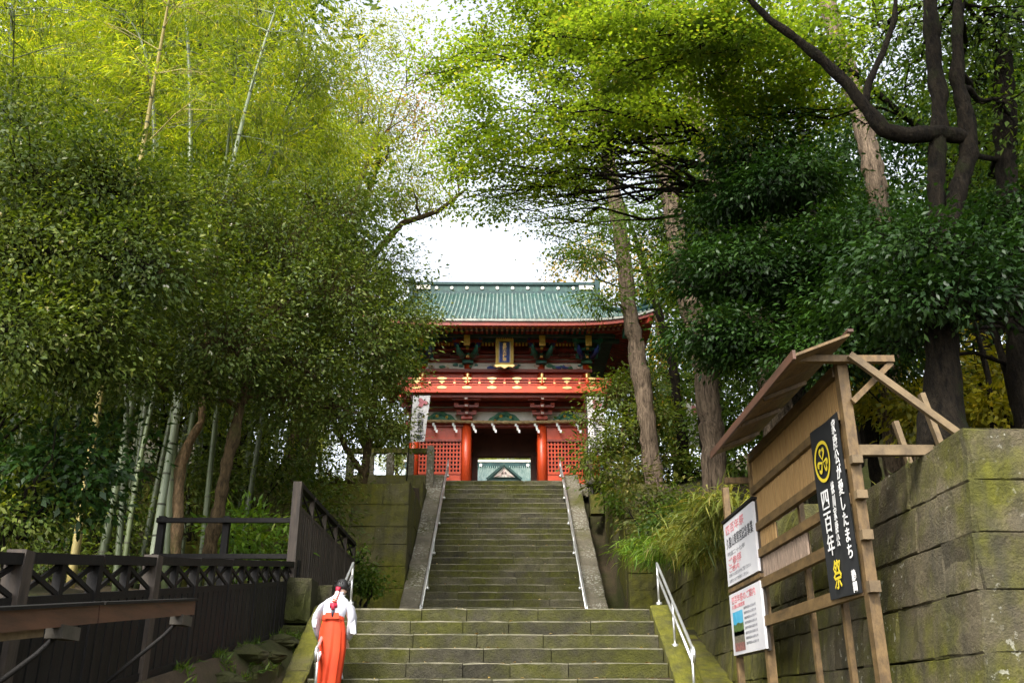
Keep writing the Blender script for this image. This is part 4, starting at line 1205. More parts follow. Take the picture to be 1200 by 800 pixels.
def nobori(label, x, y, z0, z1, w, lean=0.0, txt='四百年祭'):
    g = gh(x - w / 2, y)
    t = thing('nobori_flag', label, 'banner', (x - w / 2, y, g))
    part('pole', MB().tube([(x - w / 2 - .03, y, g), (x - w / 2 - .03 + lean, y, z1 + .1)], .018, 8), M['iron'], t)
    part('cross_bar', MB().tube([(x - w / 2 - .06 + lean, y, z1 + .02), (x + w / 2 + lean, y, z1 + .02)], .012, 6), M['iron'], t)
    b = MB(); rows, cols = 10, 5
    def P(i, j):
        zz = lerp(z0, z1, i / rows); xx = x + lerp(-w / 2, w / 2, j / cols) + lean * i / rows - .06 * (1 - i / rows) * (j / cols)
        return (xx, y + .04 * math.sin(zz * 5 + j) * (1 - i / rows), zz + .05 * (1 - i / rows) * j / cols)
    for i in range(rows + 1):
        for j in range(cols + 1): b.v.append(P(i, j))
    for i in range(rows):
        for j in range(cols):
            a = i * (cols + 1) + j; b.face((a, a + 1, a + cols + 2, a + cols + 1), 0, True)
    part('cloth', b, M['cloth_white'], t)
    b = MB(); glyphs(b, txt, (x + .02 + lean * .6, y - .03, lerp(z0, z1, .62)), (1, 0, 0), (0, 0, 1), (z1 - z0) * .145, vertical=True, bold=.004)
    part('lettering', b, M['ink'], t)
    b = MB(); b.prism([(x + lean + .02 + .14 * (1 + .35 * math.cos(3 * q * math.pi / 15)) * math.cos(q * math.pi / 15), z1 - .26 + .14 * (1 + .35 * math.cos(3 * q * math.pi / 15)) * math.sin(q * math.pi / 15)) for q in range(30)], lambda u, v, s_: (u, y - .03 + s_ * .004, v))
    part('crest', b, M['pinkink'], t)
nobori('white nobori banner hanging left of the gate with black characters', -2.80, 29.2, 7.98, 9.58, .56, .08)
nobori('white nobori banner right of the gate, half hidden by the pale shrub', 3.0, 29.2, 7.55, 9.55, .56)
nobori('white nobori banner farthest right, between the cedar trunks', 6.25, 29.2, 7.85, 9.35, .55)
lt = thing('stone_lantern', 'small dark stone lantern box at the top of the gutter right of the upper steps', 'lantern', (2.85, 29.0, 6.3))
lx, ly, lz = 2.86, 28.6, Zp(580, 28.6)
part('base', MB().box(lx - .2, lx + .2, ly - .2, ly + .2, lz - .6, lz), M['wallmoss'], lt)
part('firebox', MB().box(lx - .17, lx - .11, ly - .17, ly + .17, lz, lz + .3).box(lx + .11, lx + .17, ly - .17, ly + .17, lz, lz + .3).box(lx - .11, lx + .11, ly + .1, ly + .17, lz, lz + .3), M['core'], lt)
part('roof', MB().loft([[(lx - w, ly - w, z), (lx + w, ly - w, z), (lx + w, ly + w, z), (lx - w, ly + w, z)] for w, z in ((.27, lz + .30), (.26, lz + .36), (.08, lz + .46))], 0, True, False), M['core'], lt)

# ---------------------------------------------------------------- hall beyond the gate
hl = thing('shrine_hall', 'green roofed shrine hall with small front gable seen through the gate opening', 'hall', (0, 58, 9.9))
HZ = Zp(549, 58)
def hp(n, mats, fn, kind=None):
    b = MB(); fn(b); return part(n, b, mats, hl, kind)
hp('wall', M['red'], lambda b: b.box(-6, 6, 56.5, 62, 9.6, 12.2))
hp('roof', M['patina2'], lambda b: (b.hexa([(-6, 53.0, 11.9), (6, 53.0, 11.9), (6, 58.2, HZ), (-6, 58.2, HZ), (-6, 53.0, 12.05), (6, 53.0, 12.05), (6, 58.2, HZ + .15), (-6, 58.2, HZ + .15)]),
                                     b.hexa([(-6, 58.2, HZ), (6, 58.2, HZ), (6, 63.4, 11.9), (-6, 63.4, 11.9), (-6, 58.2, HZ + .15), (6, 58.2, HZ + .15), (6, 63.4, 12.05), (-6, 63.4, 12.05)])))
def hr(b):
    for i in range(90):
        x = lerp(-6, 6, i / 89); b.beam((x, 53.05, 12.10), (x, 58.1, HZ + .2), .05, .06)
hp('roof_ribs', M['patina2'], hr, 'stuff')
hp('ridge', [M['patinadark'], M['tilewhite']], lambda b: (b.box(-6.3, 6.3, 57.95, 58.45, HZ + .05, HZ + .42, 0), b.box(-6.4, 6.4, 57.9, 58.5, HZ + .42, HZ + .56, 1)))
for i in range(9):
    x = -6 + i * 1.5
    hp('ridge_crest', M['tilewhite'], lambda b: b.tube([(x, 57.9, HZ + .22), (x, 57.94, HZ + .22)], .10, 8))
gz0, gz1 = Zp(564, 53.5), Zp(547.5, 53.5)
hp('front_gable', [M['patina'], M['tilewhite'], M['pinkwhite']], lambda b: (
    b.prism([(-1.25, gz0 - .25), (1.25, gz0 - .25), (.75, gz0 + .2), (.22, gz1), (-.22, gz1), (-.75, gz0 + .2)], lambda u, v, s_: (u, 53.0 + s_ * 4, v), 0),
    b.prism([(-.62, gz0 + .12), (.62, gz0 + .12), (0, gz1 - .1)], lambda u, v, s_: (u, 52.9 + s_ * .1, v), 1),
    [b.beam((-.5 + k * .25, 52.86, gz0 + .15), (0, 52.86, gz0 + .62 - abs(k - 2) * .1), .05, .06, 2) for k in range(5)],
    [b.beam((q * 1.0, 52.8, gz0 - .02), (0, 52.8, gz1 + .02), .15, .12, 0) for q in (-1, 1)],
    b.box(-2.1, 2.1, 52.75, 53.0, gz0 - .32, gz0 - .22, 0)))

# ---------------------------------------------------------------- the person climbing the steps
MX, MY, MZ = -2.16, 12.33, LAND_Z - 6 * H1    # feet on the sixth step below the landing
PS = .92
def W(x, y, z): return (MX + x * PS, MY + y * PS, MZ + z * PS)
def ell(cx, cy, cz, rx, ry, n=24, fn=None, tx=0.0, ty=0.0):
    out = []
    for i in range(n):
        a = 2 * math.pi * i / n; k = fn(a) if fn else 1
        dx, dy = rx * k * math.cos(a), ry * k * math.sin(a)
        out.append(W(cx + dx, cy + dy, cz + tx * dx + ty * dy))
    return out
def skin_body():
    sk = bpy.data.meshes.new('body_skeleton'); V_, E_, Rr = [], [], []
    def add(p, r, par=None):
        V_.append(p); Rr.append(r)
        if par is not None: E_.append((par, len(V_) - 1))
        return len(V_) - 1
    pel = add((0, 0, .82), (.10, .08))
    sp1 = add((0, .02, .98), (.12, .09), pel); sp2 = add((0, .05, 1.12), (.11, .075), sp1); sp3 = add((0, .07, 1.20), (.075, .06), sp2)
    nk = add((.03, .105, 1.315), (.048, .05), sp3); hd0 = add((.045, .140, 1.375), (.064, .074), nk); hd1 = add((.055, .165, 1.435), (.080, .094), hd0); hd2 = add((.058, .175, 1.495), (.058, .068), hd1)
    add((.06, .27, 1.385), (.014, .018), hd1)                     # nose
    for s in (-1, 1): add((.055 + s * .078, .17, 1.405), (.010, .022), hd1)   # ears
    for s in (-1, 1):
        sh = add((s * .15, .05, 1.17), (.04, .04), sp3); el = add((s * .205 + (.02 if s > 0 else -.03), .03 + .05, .96), (.042, .042), sh)
        wr_ = add((s * .17 + (-.0 if s > 0 else -.045), .16, .76), (.026, .024), el); pm_ = add((s * .165 + (-.0 if s > 0 else -.045), .18, .70), (.030, .018), wr_)
        hx = s * .165 + (0 if s > 0 else -.045)
        for k, ln in enumerate((.055, .064, .060, .048)):
            fx = hx + (k - 1.5) * .017
            f1 = add((fx, .195, .668), (.0085, .0085), pm_); f2 = add((fx, .215, .668 - ln * .55), (.008, .008), f1); add((fx, .222, .668 - ln), (.007, .007), f2)
        t1 = add((hx - s * .030, .205, .70), (.009, .009), pm_); add((hx - s * .034, .225, .668), (.008, .008), t1)
        hp_ = add((s * .065, .02, .74), (.07, .07), pel); kn = add((s * .075, .05 + .04 * (s > 0), .42 + .06 * (s > 0)), (.05, .05), hp_)
        oy, oz = (.20, .205) if s > 0 else (-.03, .0)
        an = add((s * .085, oy, .085 + oz), (.034, .036), kn); fo = add((s * .085, oy + .05, .04 + oz), (.036, .032), an); add((s * .088, oy + .15, .03 + oz), (.034, .022), fo)
    sk.from_pydata([W(*p) for p in V_], E_, [])
    ob = bpy.data.objects.new('body_skeleton', sk); C.objects.link(ob)
    md = ob.modifiers.new('skin', 'SKIN'); ob.modifiers.new('sub', 'SUBSURF').levels = 2
    sv = sk.skin_vertices[0].data
    for i, r_ in enumerate(Rr): sv[i].radius = r_; sv[i].use_root = (i == 0)
    me = bpy.data.meshes.new_from_object(ob.evaluated_get(bpy.context.evaluated_depsgraph_get()))
    bpy.data.objects.remove(ob); bpy.data.meshes.remove(sk)
    me.materials.clear(); me.materials.append(M['skin'])
    for p in me.polygons: p.use_smooth = True
    co = np.empty(len(me.vertices) * 3); me.vertices.foreach_get('co', co); co = co.reshape(-1, 3) - np.array(W(0, 0, 0)); me.vertices.foreach_set('co', co.ravel()); me.update()
    me.name = 'person'
    return me
person = link('person', skin_body(), None, W(0, 0, 0))
tag(person, 'person in white kimono and orange red hakama climbing the lower steps, seen from behind', 'person')
def pp(name, b, mt): return part(name, b, mt, person)
# hakama: pleated skirt, waistband
b = MB(); rings = []
for i in range(15):
    t = i / 14; z = lerp(1.02, .10, t)
    rx = pl([(0, .135), (.2, .178), (.45, .185), (1, .160)], t); ry = pl([(0, .10), (.25, .14), (.6, .19), (1, .22)], t)
    amp = .035 + .20 * t
    def fn(a, t=t, amp=amp):                   # sharp knife pleats that open toward the hem
        q = (a * 8 / (2 * math.pi) + .35 * math.sin(a * 2 + 1) + .15 * t * math.sin(a * 3)) % 1.0
        return 1 + amp * ((q / .78 if q < .78 else (1 - q) / .22) - .55)
    cx = -.012 + pl([(0, 0), (.5, 0), (1, -.03)], t); cy = pl([(0, .02), (1, .055)], t)
    rings.append(ell(cx, cy, z, rx, ry, 110, fn, .10 * t, .25 * t))
b.loft(rings)
pp('hakama', b, M['hakama'])
b = MB(); b.loft([ell(-.015, .02, z, r_, r_ * .78, 32, None, 0, .05) for z, r_ in ((.965, .149), (.975, .154), (1.02, .150), (1.045, .143), (1.05, .12))])
pp('waistband', b, M['hakama'])
b = MB(); b.prism([(-.11, .985), (.10, .985), (.085, 1.065), (-.09, 1.065)], lambda u, v, s_: W(u - .01, -.118 + s_ * .02 + (v - .98) * .12, v)); pp('back_board', b, M['hakama'])
# kimono body
b = MB()
b.loft([ell(*q) for q in ((-.012, .02, .96, .14, .105, 28), (-.01, .025, 1.03, .15, .115, 28), (0, .04, 1.12, .175, .125, 28), (.005, .055, 1.20, .185, .12, 28), (.012, .07, 1.255, .15, .10, 28), (.022, .085, 1.295, .09, .078, 28), (.03, .098, 1.335, .058, .062, 28), (.034, .108, 1.36, .056, .058, 28))])
pp('kimono', b, M['kimono'])
b = MB(); b.loft([ell(.03 + k * .001, .098 + k * .002, 1.325 + .022 * k, .064 - .002 * k, .066 - .001 * k, 24, None, 0, .35) for k in range(3)]); pp('collar', b, M['kimono'])
def sleeve(s):
    b = MB(); rings = []
    if s > 0:                                  # centre of the arm, half depth of the hanging cloth
        st = [((.10, .06, 1.245), .045, .06), ((.19, .055, 1.17), .062, .085), ((.235, .06, 1.05), .06, .11), ((.245, .085, .95), .052, .13), ((.225, .115, .86), .046, .13), ((.195, .145, .77), .034, .075), ((.178, .165, .725), .026, .045)]
    else:
        st = [((-.08, .06, 1.245), .045, .06), ((-.175, .055, 1.16), .060, .08), ((-.24, .06, 1.05), .055, .10), ((-.262, .085, .95), .050, .115), ((-.255, .115, .86), .042, .10), ((-.232, .145, .77), .032, .06), ((-.218, .165, .73), .025, .038)]
    for (c, ra, rb) in st:
        ring = []
        for i in range(20):
            a = 2 * math.pi * i / 20
            k = 1.14 + .08 * math.sin(3 * a + c[2] * 17)
            ring.append(W(c[0] + ra * k * math.cos(a), c[1] + rb * k * math.sin(a) - .3 * ra * math.cos(a) * 0, c[2] - .25 * s * ra * math.cos(a) + .35 * rb * math.sin(a) * -1))
        rings.append(ring)
    b.loft(rings)
    # hanging pouch of the sleeve
    if s > 0: pts = [(.225, 1.14), (.272, 1.05), (.302, .93), (.318, .80), (.300, .785), (.238, .80), (.222, .90), (.215, 1.02)]
    else: pts = [(-.235, 1.10), (-.272, 1.02), (-.288, .95), (-.282, .88), (-.24, .875), (-.228, .95)]
    b.prism(pts, lambda u, v, q: W(u, -.03 + q * .09, v))
    pp('sleeve', b, M['kimono'])
sleeve(1); sleeve(-1)
# hair, ribbons
b = MB()
rings = []
for i in range(9):
    t = i / 8; z = lerp(1.375, 1.55, t)
    k = math.sin(math.pi * min(1, .30 + .70 * t)) ** .5 if t < 1 else .1
    rings.append(ell(.056, .160 + .02 * t, z, .102 * k, .106 * k, 22, lambda a: 1 + .015 * math.sin(11 * a), 0, -.35))
b.loft(rings)
for q in range(26):                          # loose strands
    a = rng.uniform(0, 6.28); h = rng.uniform(1.40, 1.53)
    p0 = Vector(W(.056 + .098 * math.cos(a), .17 + .100 * math.sin(a), h)); p1 = p0 + Vector((.010 * math.cos(a) + rng.gauss(0, .006), .010 * math.sin(a) - .004, rng.uniform(-.05, .01)))
    b.tube([p0, p0.lerp(p1, .5) + Vector((0, 0, .008)), p1], [.010, .007, .002], 5)
b.tube([W(.13, .17, 1.43), W(.158, .165, 1.42), W(.165, .17, 1.39)], [.035, .028, .008], 7)
b.tube([W(.035, .10, 1.42), W(.02, .065, 1.395), W(.018, .05, 1.35)], [.04, .032, .024], 9)
hair = pp('hair', b, M['hair'])
b = MB(); b.tube([W(.022, .055, 1.425), W(.020, .05, 1.36)], [.034, .03], 10); part('hair_tie', b, M['ribbon'], hair)
b = MB(); b.tube([W(.018, .045, 1.36), W(.010, .0, 1.31), W(.004, -.045, 1.25), W(-.002, -.075, 1.2)], [.026, .026, .024, .022], 9); part('hair_wrap', b, [M['tilewhite']], hair)
b = MB()
for k in range(6):
    t = k / 5; b.tube([W(.018 - .003 * k - .03, .03 - .024 * k, 1.35 - .026 * k), W(.018 - .003 * k, .012 - .024 * k, 1.345 - .026 * k), W(.018 - .003 * k + .03, .03 - .024 * k, 1.335 - .026 * k)], .0085, 5)
part('hair_cord', b, M['hakama'], hair)
b = MB()
for q in (-1, 1):
    b.loft([[W(-.005 + q * u, -.09 + dy, 1.165 + dz) for dy, dz in ((-.018, 0), (0, h), (.018, 0), (0, -h))] for u, h in ((.0, .014), (.022, .032), (.048, .038), (.052, .01))])
b.tube([W(-.005, -.10, 1.19), W(-.008, -.103, 1.10)], [.03, .022], 8)
part('ribbon_bow', b, M['ribbon'], hair)
b = MB(); b.tube([W(-.004, -.098, 1.12), W(-.006, -.10, 1.06), W(-.006, -.10, 1.0)], [.021, .02, .016], 8); part('ponytail_end', b, M['hairend'], hair)
for s in (-1, 1):
    oy, oz = (.20, .205) if s > 0 else (-.03, .0)
    b = MB(); b.loft([[W(s * .085 + rx * math.cos(a * math.pi / 7), oy + cy + ry * math.sin(a * math.pi / 7), oz + z) for a in range(14)] for z, rx, ry, cy in ((.004, .044, .12, .06), (.03, .048, .125, .06), (.06, .044, .09, .035), (.12, .04, .05, .0), (.2, .04, .045, 0))])
    pp('sock', b, M['kimono'])

# ---------------------------------------------------------------- foliage
def unit(a): return a / np.maximum(1e-6, np.linalg.norm(a, axis=1, keepdims=True))
def leaf_mesh(name, P, D, Nn, Ln, Wd, mat, org=(0, 0, 0), fold=.12):
    n = len(P); D = unit(D); S = unit(np.cross(D, Nn)); U = np.cross(S, D)
    Ln = Ln.reshape(-1, 1); Wd = Wd.reshape(-1, 1)
    mid = P + D * (Ln * .45) - U * (Ln * fold * .0)
    v = np.stack([P, mid + S * (Wd / 2) + U * (Wd * fold), P + D * Ln - U * (Ln * fold), mid - S * (Wd / 2) + U * (Wd * fold)], axis=1).reshape(-1, 3) - np.array(org)
    me = bpy.data.meshes.new(name)
    me.vertices.add(n * 4); me.vertices.foreach_set('co', v.astype(np.float32).ravel())
    me.loops.add(n * 4); me.loops.foreach_set('vertex_index', np.arange(n * 4, dtype=np.int32))
    me.polygons.add(n); me.polygons.foreach_set('loop_start', np.arange(0, n * 4, 4, dtype=np.int32))
    me.materials.append(mat); me.update(calc_edges=True)
    return me
TW = []
def blob_leaves(blobs, L_, W_, per=22, spread=.30, flat=.6, droop=.3, shell=.45, out=.6, tl=1.0):
    """leaves in twig clusters through ellipsoids: blobs = (centre, (rx,ry,rz), count)"""
    P, D, Nn = [], [], []; TW.clear()
    for c, r, n in blobs:
        K = max(2, int(n / per)); u = unit(nr.normal(size=(K, 3)))
        rr = np.power(nr.uniform(shell ** 3, 1, size=(K, 1)), 1 / 3.) * np.where(nr.uniform(size=(K, 1)) < .10, nr.uniform(1.0, 1.28, size=(K, 1)), nr.uniform(.75, 1.08, size=(K, 1)))
        cc = np.array(c) + u * np.array(r) * rr
        TW.append((np.array(c) + (cc - np.array(c)) * nr.uniform(.15, .45, size=(K, 1)) - np.array([0, 0, .12]), cc))
        m = nr.poisson(per, K); idx = np.repeat(np.arange(K), m)
        sc = spread * nr.uniform(.6, 1.4, size=(K, 1))
        off = nr.normal(size=(len(idx), 3)) * np.array([1, 1, flat]) * sc[idx]
        P.append(cc[idx] + off)
        tilt = (nr.normal(size=(K, 3)) * .40 + u * .75) * tl
        D.append(unit(off + 1e-3) * .8 + u[idx] * out + nr.normal(size=(len(idx), 3)) * .35 + np.array([0, 0, -droop]))
        Nn.append(nr.normal(size=(len(idx), 3)) * .28 * (.5 + .5 * tl) + tilt[idx] + np.array([0, 0, 1.0]))
    P, D, Nn = map(np.concatenate, (P, D, Nn)); n = len(P)
    return P, D, Nn, L_ * nr.uniform(.5, 1.45, n), W_ * nr.uniform(.6, 1.3, n)
def twig_mesh(name, mat, org, r=.0035):
    A = np.concatenate([t[0] for t in TW]); Bq = np.concatenate([t[1] for t in TW]); n = len(A)
    d = unit(Bq - A); s_ = unit(np.cross(d, np.array([.3, .5, .8]))); u_ = np.cross(d, s_)
    mid = (A + Bq) / 2 + nr.normal(size=A.shape) * .05
    rings = []
    for p, k in ((A, 1.5), (mid, 1.0), (Bq, .4)):
        for a in (0, 2.09, 4.19): rings.append(p + s_ * (r * k * math.cos(a)) + u_ * (r * k * math.sin(a)))
    v = np.stack(rings, axis=1).reshape(-1, 3) - np.array(org)
    base = np.array([[i * 3 + j, i * 3 + (j + 1) % 3, (i + 1) * 3 + (j + 1) % 3, (i + 1) * 3 + j] for i in range(2) for j in range(3)])
    q = (base[None] + (np.arange(n) * 9)[:, None, None]).reshape(-1)
    me = bpy.data.meshes.new(name); me.vertices.add(n * 9); me.vertices.foreach_set('co', v.astype(np.float32).ravel())
    me.loops.add(len(q)); me.loops.foreach_set('vertex_index', q.astype(np.int32))
    me.polygons.add(n * 6); me.polygons.foreach_set('loop_start', np.arange(0, len(q), 4, dtype=np.int32))
    me.materials.append(mat); me.update(calc_edges=True); return me
def limb(a, b, sag=.0, wob=.06, n=6):
    a, b = Vector(a), Vector(b); Ln = (b - a).length; out = []
    for i in range(n + 1):
        t = i / n; w = math.sin(math.pi * t) * Ln
        out.append(a.lerp(b, t) + Vector((rng.uniform(-wob, wob) * w, rng.uniform(-wob, wob) * w, rng.uniform(-wob, wob) * w - sag * w)))
    return out
def B(px, py, Y, r, n, ry=None, rz=None):
    return (tuple(at(px, py, Y)), (r, ry or r, rz or r * .8), n)
def tree(name, label, cat, trunks, blobs, lm, L_, W_, bark='bark_dark', group=None, limbs=True, extra=None, twigs=0, nside=9, limb_p=1.0, limb_k=.55, **kw):
    """trunks: list of (path, radii); blobs as above; every blob gets a limb from the nearest trunk point"""
    base = trunks[0][0][0]
    t = thing(name, label, cat, tuple(base), group)
    b = MB()
    pts = []
    for path, rad in trunks:
        path = [Vector(p) for p in path]
        fine, fr = [], []
        for i in range(len(path) - 1):
            q = max(2, int((path[i + 1] - path[i]).length / max(.10, rad[i] * .8)))
            for e in range(q):
                f = e / q; p = path[i].lerp(path[i + 1], f); r_ = lerp(rad[i], rad[i + 1], f)
                nv = mnoise.noise_vector(p * 2.3) * (.22 * r_)
                fine.append(p + Vector((nv.x, nv.y, 0))); fr.append(r_ * (1 + .24 * mnoise.noise(p * 3.7 + Vector((5, 1, 9))) + .07 * rng.uniform(-1, 1)))
        fine.append(path[-1]); fr.append(rad[-1])
        b.tube(fine, fr, nside + 5, 0, True, .075)
        for i in range(len(path) - 1):
            for q in range(4):
                f = q / 4; pts.append((path[i].lerp(path[i + 1], f), lerp(rad[i], rad[i + 1], f)))
    if limbs:
        for c, r, n in blobs:
            if rng.random() > limb_p: continue
            c = Vector(c)
            best = min(pts, key=lambda p: (p[0] - c).length + (max(0, p[0].z - c.z)) * 1.5)
            r0 = min(best[1] * limb_k, .02 + .022 * (best[0] - c).length)
            pa = limb(best[0], c, -.05, .07)
            b.tube(pa, [lerp(r0, .012, i / 6) for i in range(7)], 6, 0, True, .05)
            for k in range(4 + twigs):
                u = Vector((rng.gauss(0, 1), rng.gauss(0, 1), rng.gauss(0, .6))).normalized()
                e = c + Vector((u.x * r[0], u.y * r[1], u.z * r[2])) * .9
                pb = limb(pa[rng.randint(3, 6)], e, 0, .09, 4)
                b.tube(pb, [.018, .014, .011, .008, .005], 4, 0, False)
    part('trunk', b, M[bark], t)
    args = blob_leaves(blobs, L_, W_, **kw)
    link('crown', leaf_mesh('crown', *args, L[lm], base), t)
    if twigs: tag(link('twigs', twig_mesh('twigs', M[bark], base), t), kind='stuff')
    if extra:
        for (nm, n, mt, l2, w2) in extra:
            k = nr.randint(0, len(args[0]), n)
            reps = 5
            P = np.repeat(args[0][k], reps, axis=0); D = unit(nr.normal(size=(n * reps, 3))); 
            link(nm, leaf_mesh(nm, P, D, nr.normal(size=(n * reps, 3)), np.full(n * reps, l2), np.full(n * reps, w2), L[mt], base), t)
    return t
def G(x, y, dz=-.15): return Vector((x, y, gh(x, y) + dz))

# ---- bamboo grove: five kinds of plume, each culm a thing
def make_bamboo(H, r, bend, lab, mat_, leafy=True, first=.36, seed=0):
    t = thing('bamboo', lab, 'bamboo', (0, 0, 0), None)
    n = 26; path = []; a = rng.uniform(0, 6.28)
    for i in range(n + 1):
        f = i / n; o = bend * f ** 2.6
        path.append(Vector((o * math.cos(a) + .03 * math.sin(f * 9), o * math.sin(a), H * (f - .10 * f ** 5 * bend / 2))))
    b = MB()
    rad = [r * (1 - .86 * (i / n) ** 1.5) for i in range(n + 1)]
    b.tube(path, rad, 10, 0)
    for i in range(1, n):
        p = path[i]; d = (path[i + 1] - path[i - 1]).normalized()
        b.tube([p - d * .018, p, p + d * .018], [rad[i] * 1.01, rad[i] * 1.10, rad[i] * 1.01], 10, 1, False)
    P, D = [], []
    for i in range(int(n * first), n + 1):
        for k in range(1 if i < n - 4 else 2):
            az = i * 2.4 + k * 3 + rng.uniform(-.7, .7); ln = rng.uniform(.9, 1.9) * (1.15 - .5 * i / n)
            e = path[i] + Vector((math.cos(az) * ln, math.sin(az) * ln, rng.uniform(.1, .6) * ln))
            tip = e + Vector((math.cos(az) * ln * .45, math.sin(az) * ln * .45, -.25 * ln))
            b.tube([path[i], path[i].lerp(e, .6) + Vector((0, 0, .08)), e, tip], [.014, .010, .007, .003], 4, 0, False)
            for q in range(9):
                c = e + Vector((rng.gauss(0, .34), rng.gauss(0, .34), rng.gauss(0, .16)))
                b.tube([path[i].lerp(e, rng.uniform(.3, .9)), c], [.005, .002], 3, 0, False)
                P.append(c); D.append(tuple((c - e) * 1.6 + Vector((math.cos(az) * .5, math.sin(az) * .5, -.25))))
    part('culm', b, [M[mat_], M['node']], t)
    P, D = np.array([tuple(p) for p in P]), np.array(D)
    rep = 24
    P2 = np.repeat(P, rep, axis=0) + nr.normal(size=(len(P) * rep, 3)) * np.array([.16, .16, .07])
    D2 = np.repeat(D, rep, axis=0) + nr.normal(size=(len(P) * rep, 3)) * .40 + np.array([0, 0, -.30])
    N2_ = nr.normal(size=D2.shape) * .3 + np.array([0, 0, 1.])
    k = len(P2)
    link('plume', leaf_mesh('plume', P2, D2, N2_, nr.uniform(.12, .23, k), nr.uniform(.020, .036, k), L['bamboo'], (0, 0, 0), .2), t)
    return t
kinds = [make_bamboo(13.5, .062, 2.6, 'green bamboo culm deep in the grove behind the dark fence', 'bamboo'),
         make_bamboo(15.5, .072, 3.4, 'green bamboo culm deep in the grove behind the dark fence', 'bamboo'),
         make_bamboo(11.5, .052, 3.0, 'green bamboo culm deep in the grove behind the dark fence', 'bamboo'),
         make_bamboo(14.5, .066, 1.8, 'green bamboo culm deep in the grove behind the dark fence', 'bamboo'),
         make_bamboo(14.0, .072, 1.6, 'white green bamboo culm standing clear behind the fence', 'bamboo_pale', first=.45),
         make_bamboo(13.0, .070, 2.0, 'yellow leaning bamboo culm at the left of the grove', 'bamboo_yellow', first=.5)]
used = set()
def put_bamboo(kd, x, y, rz, sc=1.0, lean=(0, 0), label=None):
    o = kinds[kd]
    if kd in used: o = copy_tree(o)
    used.add(kd)
    o.location = (x, y, gh(x, y) - .1); o.rotation_euler = (R(lean[0]), R(lean[1]), rz); o.scale = (sc, sc, sc)
    o['group'] = 'bamboo culms in the grove'
    o['label'] = label or 'green bamboo culm deep in the grove behind the dark fence'
def atx(px, Y, z): return Xp(px, Y, z)
# the culms the photograph shows
for kd, px, Y, sc, lean, lab in (
    (4, 180, 16.0, 1.0, (0, -1.5), 'brightest white green bamboo culm, standing upright behind the middle of the dark fence'),
    (5, 90, 15.5, 1.0, (0, 3.5), 'yellow brown bamboo culm leaning right, leftmost of the clear ones behind the fence'),
    (1, 117, 17.0, 1.15, (0, 2.5), 'grey green bamboo culm between the yellow culm and the white one'),
    (3, 200, 16.6, 1.25, (0, 4.0), 'green bamboo culm leaning right just right of the white culm'),
    (1, 140, 18.5, 1.0, (0, 1.0), 'slim dark green bamboo culm just left of the white culm'),
    (0, 163, 18.0, 1.0, (0, 2.0), 'thin green bamboo culm close behind the white culm'),
    (2, 64, 18.5, 1.2, (0, -2), 'thin dark bamboo culm left of the yellow leaning culm')):
    put_bamboo(kd, atx(px, Y, 2.3), Y, rng.uniform(0, 6.28) * 0 + 1.0 * kd, sc, lean, lab)
spots = []
for k in range(900):
    if len(spots) >= 54: break
    x, y = rng.uniform(-17, -5.0), rng.uniform(15.5, 29)
    if x > -6.5 and y > 23: continue
    if all((x - a) ** 2 + (y - c) ** 2 > 1.3 for a, c in spots): spots.append((x, y))
for i, (x, y) in enumerate(spots):
    put_bamboo(i % 4, x, y, rng.uniform(0, 6.28), rng.uniform(.78, 1.08), (rng.uniform(-3, 3), rng.uniform(-3, 3)))

# ---- broadleaved trees on the left
tree('camellia_tree', 'dark small leaved tree with leaning brown trunk behind the fence, crown across the left', 'tree',
     [([at(244, 662, 15), at(256, 600, 15), at(268, 540, 15), at(282, 480, 15.1), at(300, 425, 15.2), at(330, 380, 15.4)], [.12, .105, .10, .09, .075, .05])],
     [B(300, 370, 15, 1.25, 5200), B(205, 320, 14.5, 1.3, 5600), B(385, 345, 15.5, 1.25, 4800), B(330, 290, 15.5, 1.3, 5200), B(260, 400, 14, 1.0, 3600),
      B(430, 400, 16, 1.05, 3600), B(330, 470, 15.6, .8, 1500, None, .5), B(180, 445, 14.2, .75, 1400, None, .45), B(240, 450, 14.6, .6, 1000, None, .4), B(390, 480, 16.2, .8, 1400, None, .5), B(250, 240, 15, 1.2, 4600), B(380, 250, 16, 1.25, 4200), B(120, 390, 14, 1.0, 3400), B(350, 430, 15.5, 1.0, 3000), B(440, 320, 17, 1.1, 3600)],
     'camellia', .085, .044, 'bark_grey', twigs=6, spread=.22, per=26, extra=[('blossoms', 70, 'flower', .045, .04)])
tree('camellia_tree', 'dark evergreen tree filling the left edge of the picture above the fence', 'tree',
     [([G(-7.2, 11.8), Vector((-7.0, 11.8, 3.4)), Vector((-6.8, 11.7, 4.6)), Vector((-6.6, 11.6, 5.6)), Vector((-6.5, 11.6, 6.6))], [.14, .12, .10, .08, .05])],
     [B(40, 210, 11.5, 1.05, 4200), B(125, 220, 12, 1.05, 4200), B(50, 310, 11.5, 1.05, 4200), B(150, 310, 12, 1.1, 4400), B(10, 390, 11, .9, 3000), B(70, 440, 12.2, .6, 1100, None, .4), B(130, 435, 12.4, .5, 900, None, .35), B(95, 385, 11.7, .85, 3000), B(180, 250, 12.8, .95, 3400), B(-30, 260, 11, 1.0, 2600), B(30, 150, 12, .95, 3000)],
     'camellia', .085, .044, 'bark_dark', twigs=6, spread=.22, per=26, extra=[('blossoms', 60, 'flower', .045, .04)])
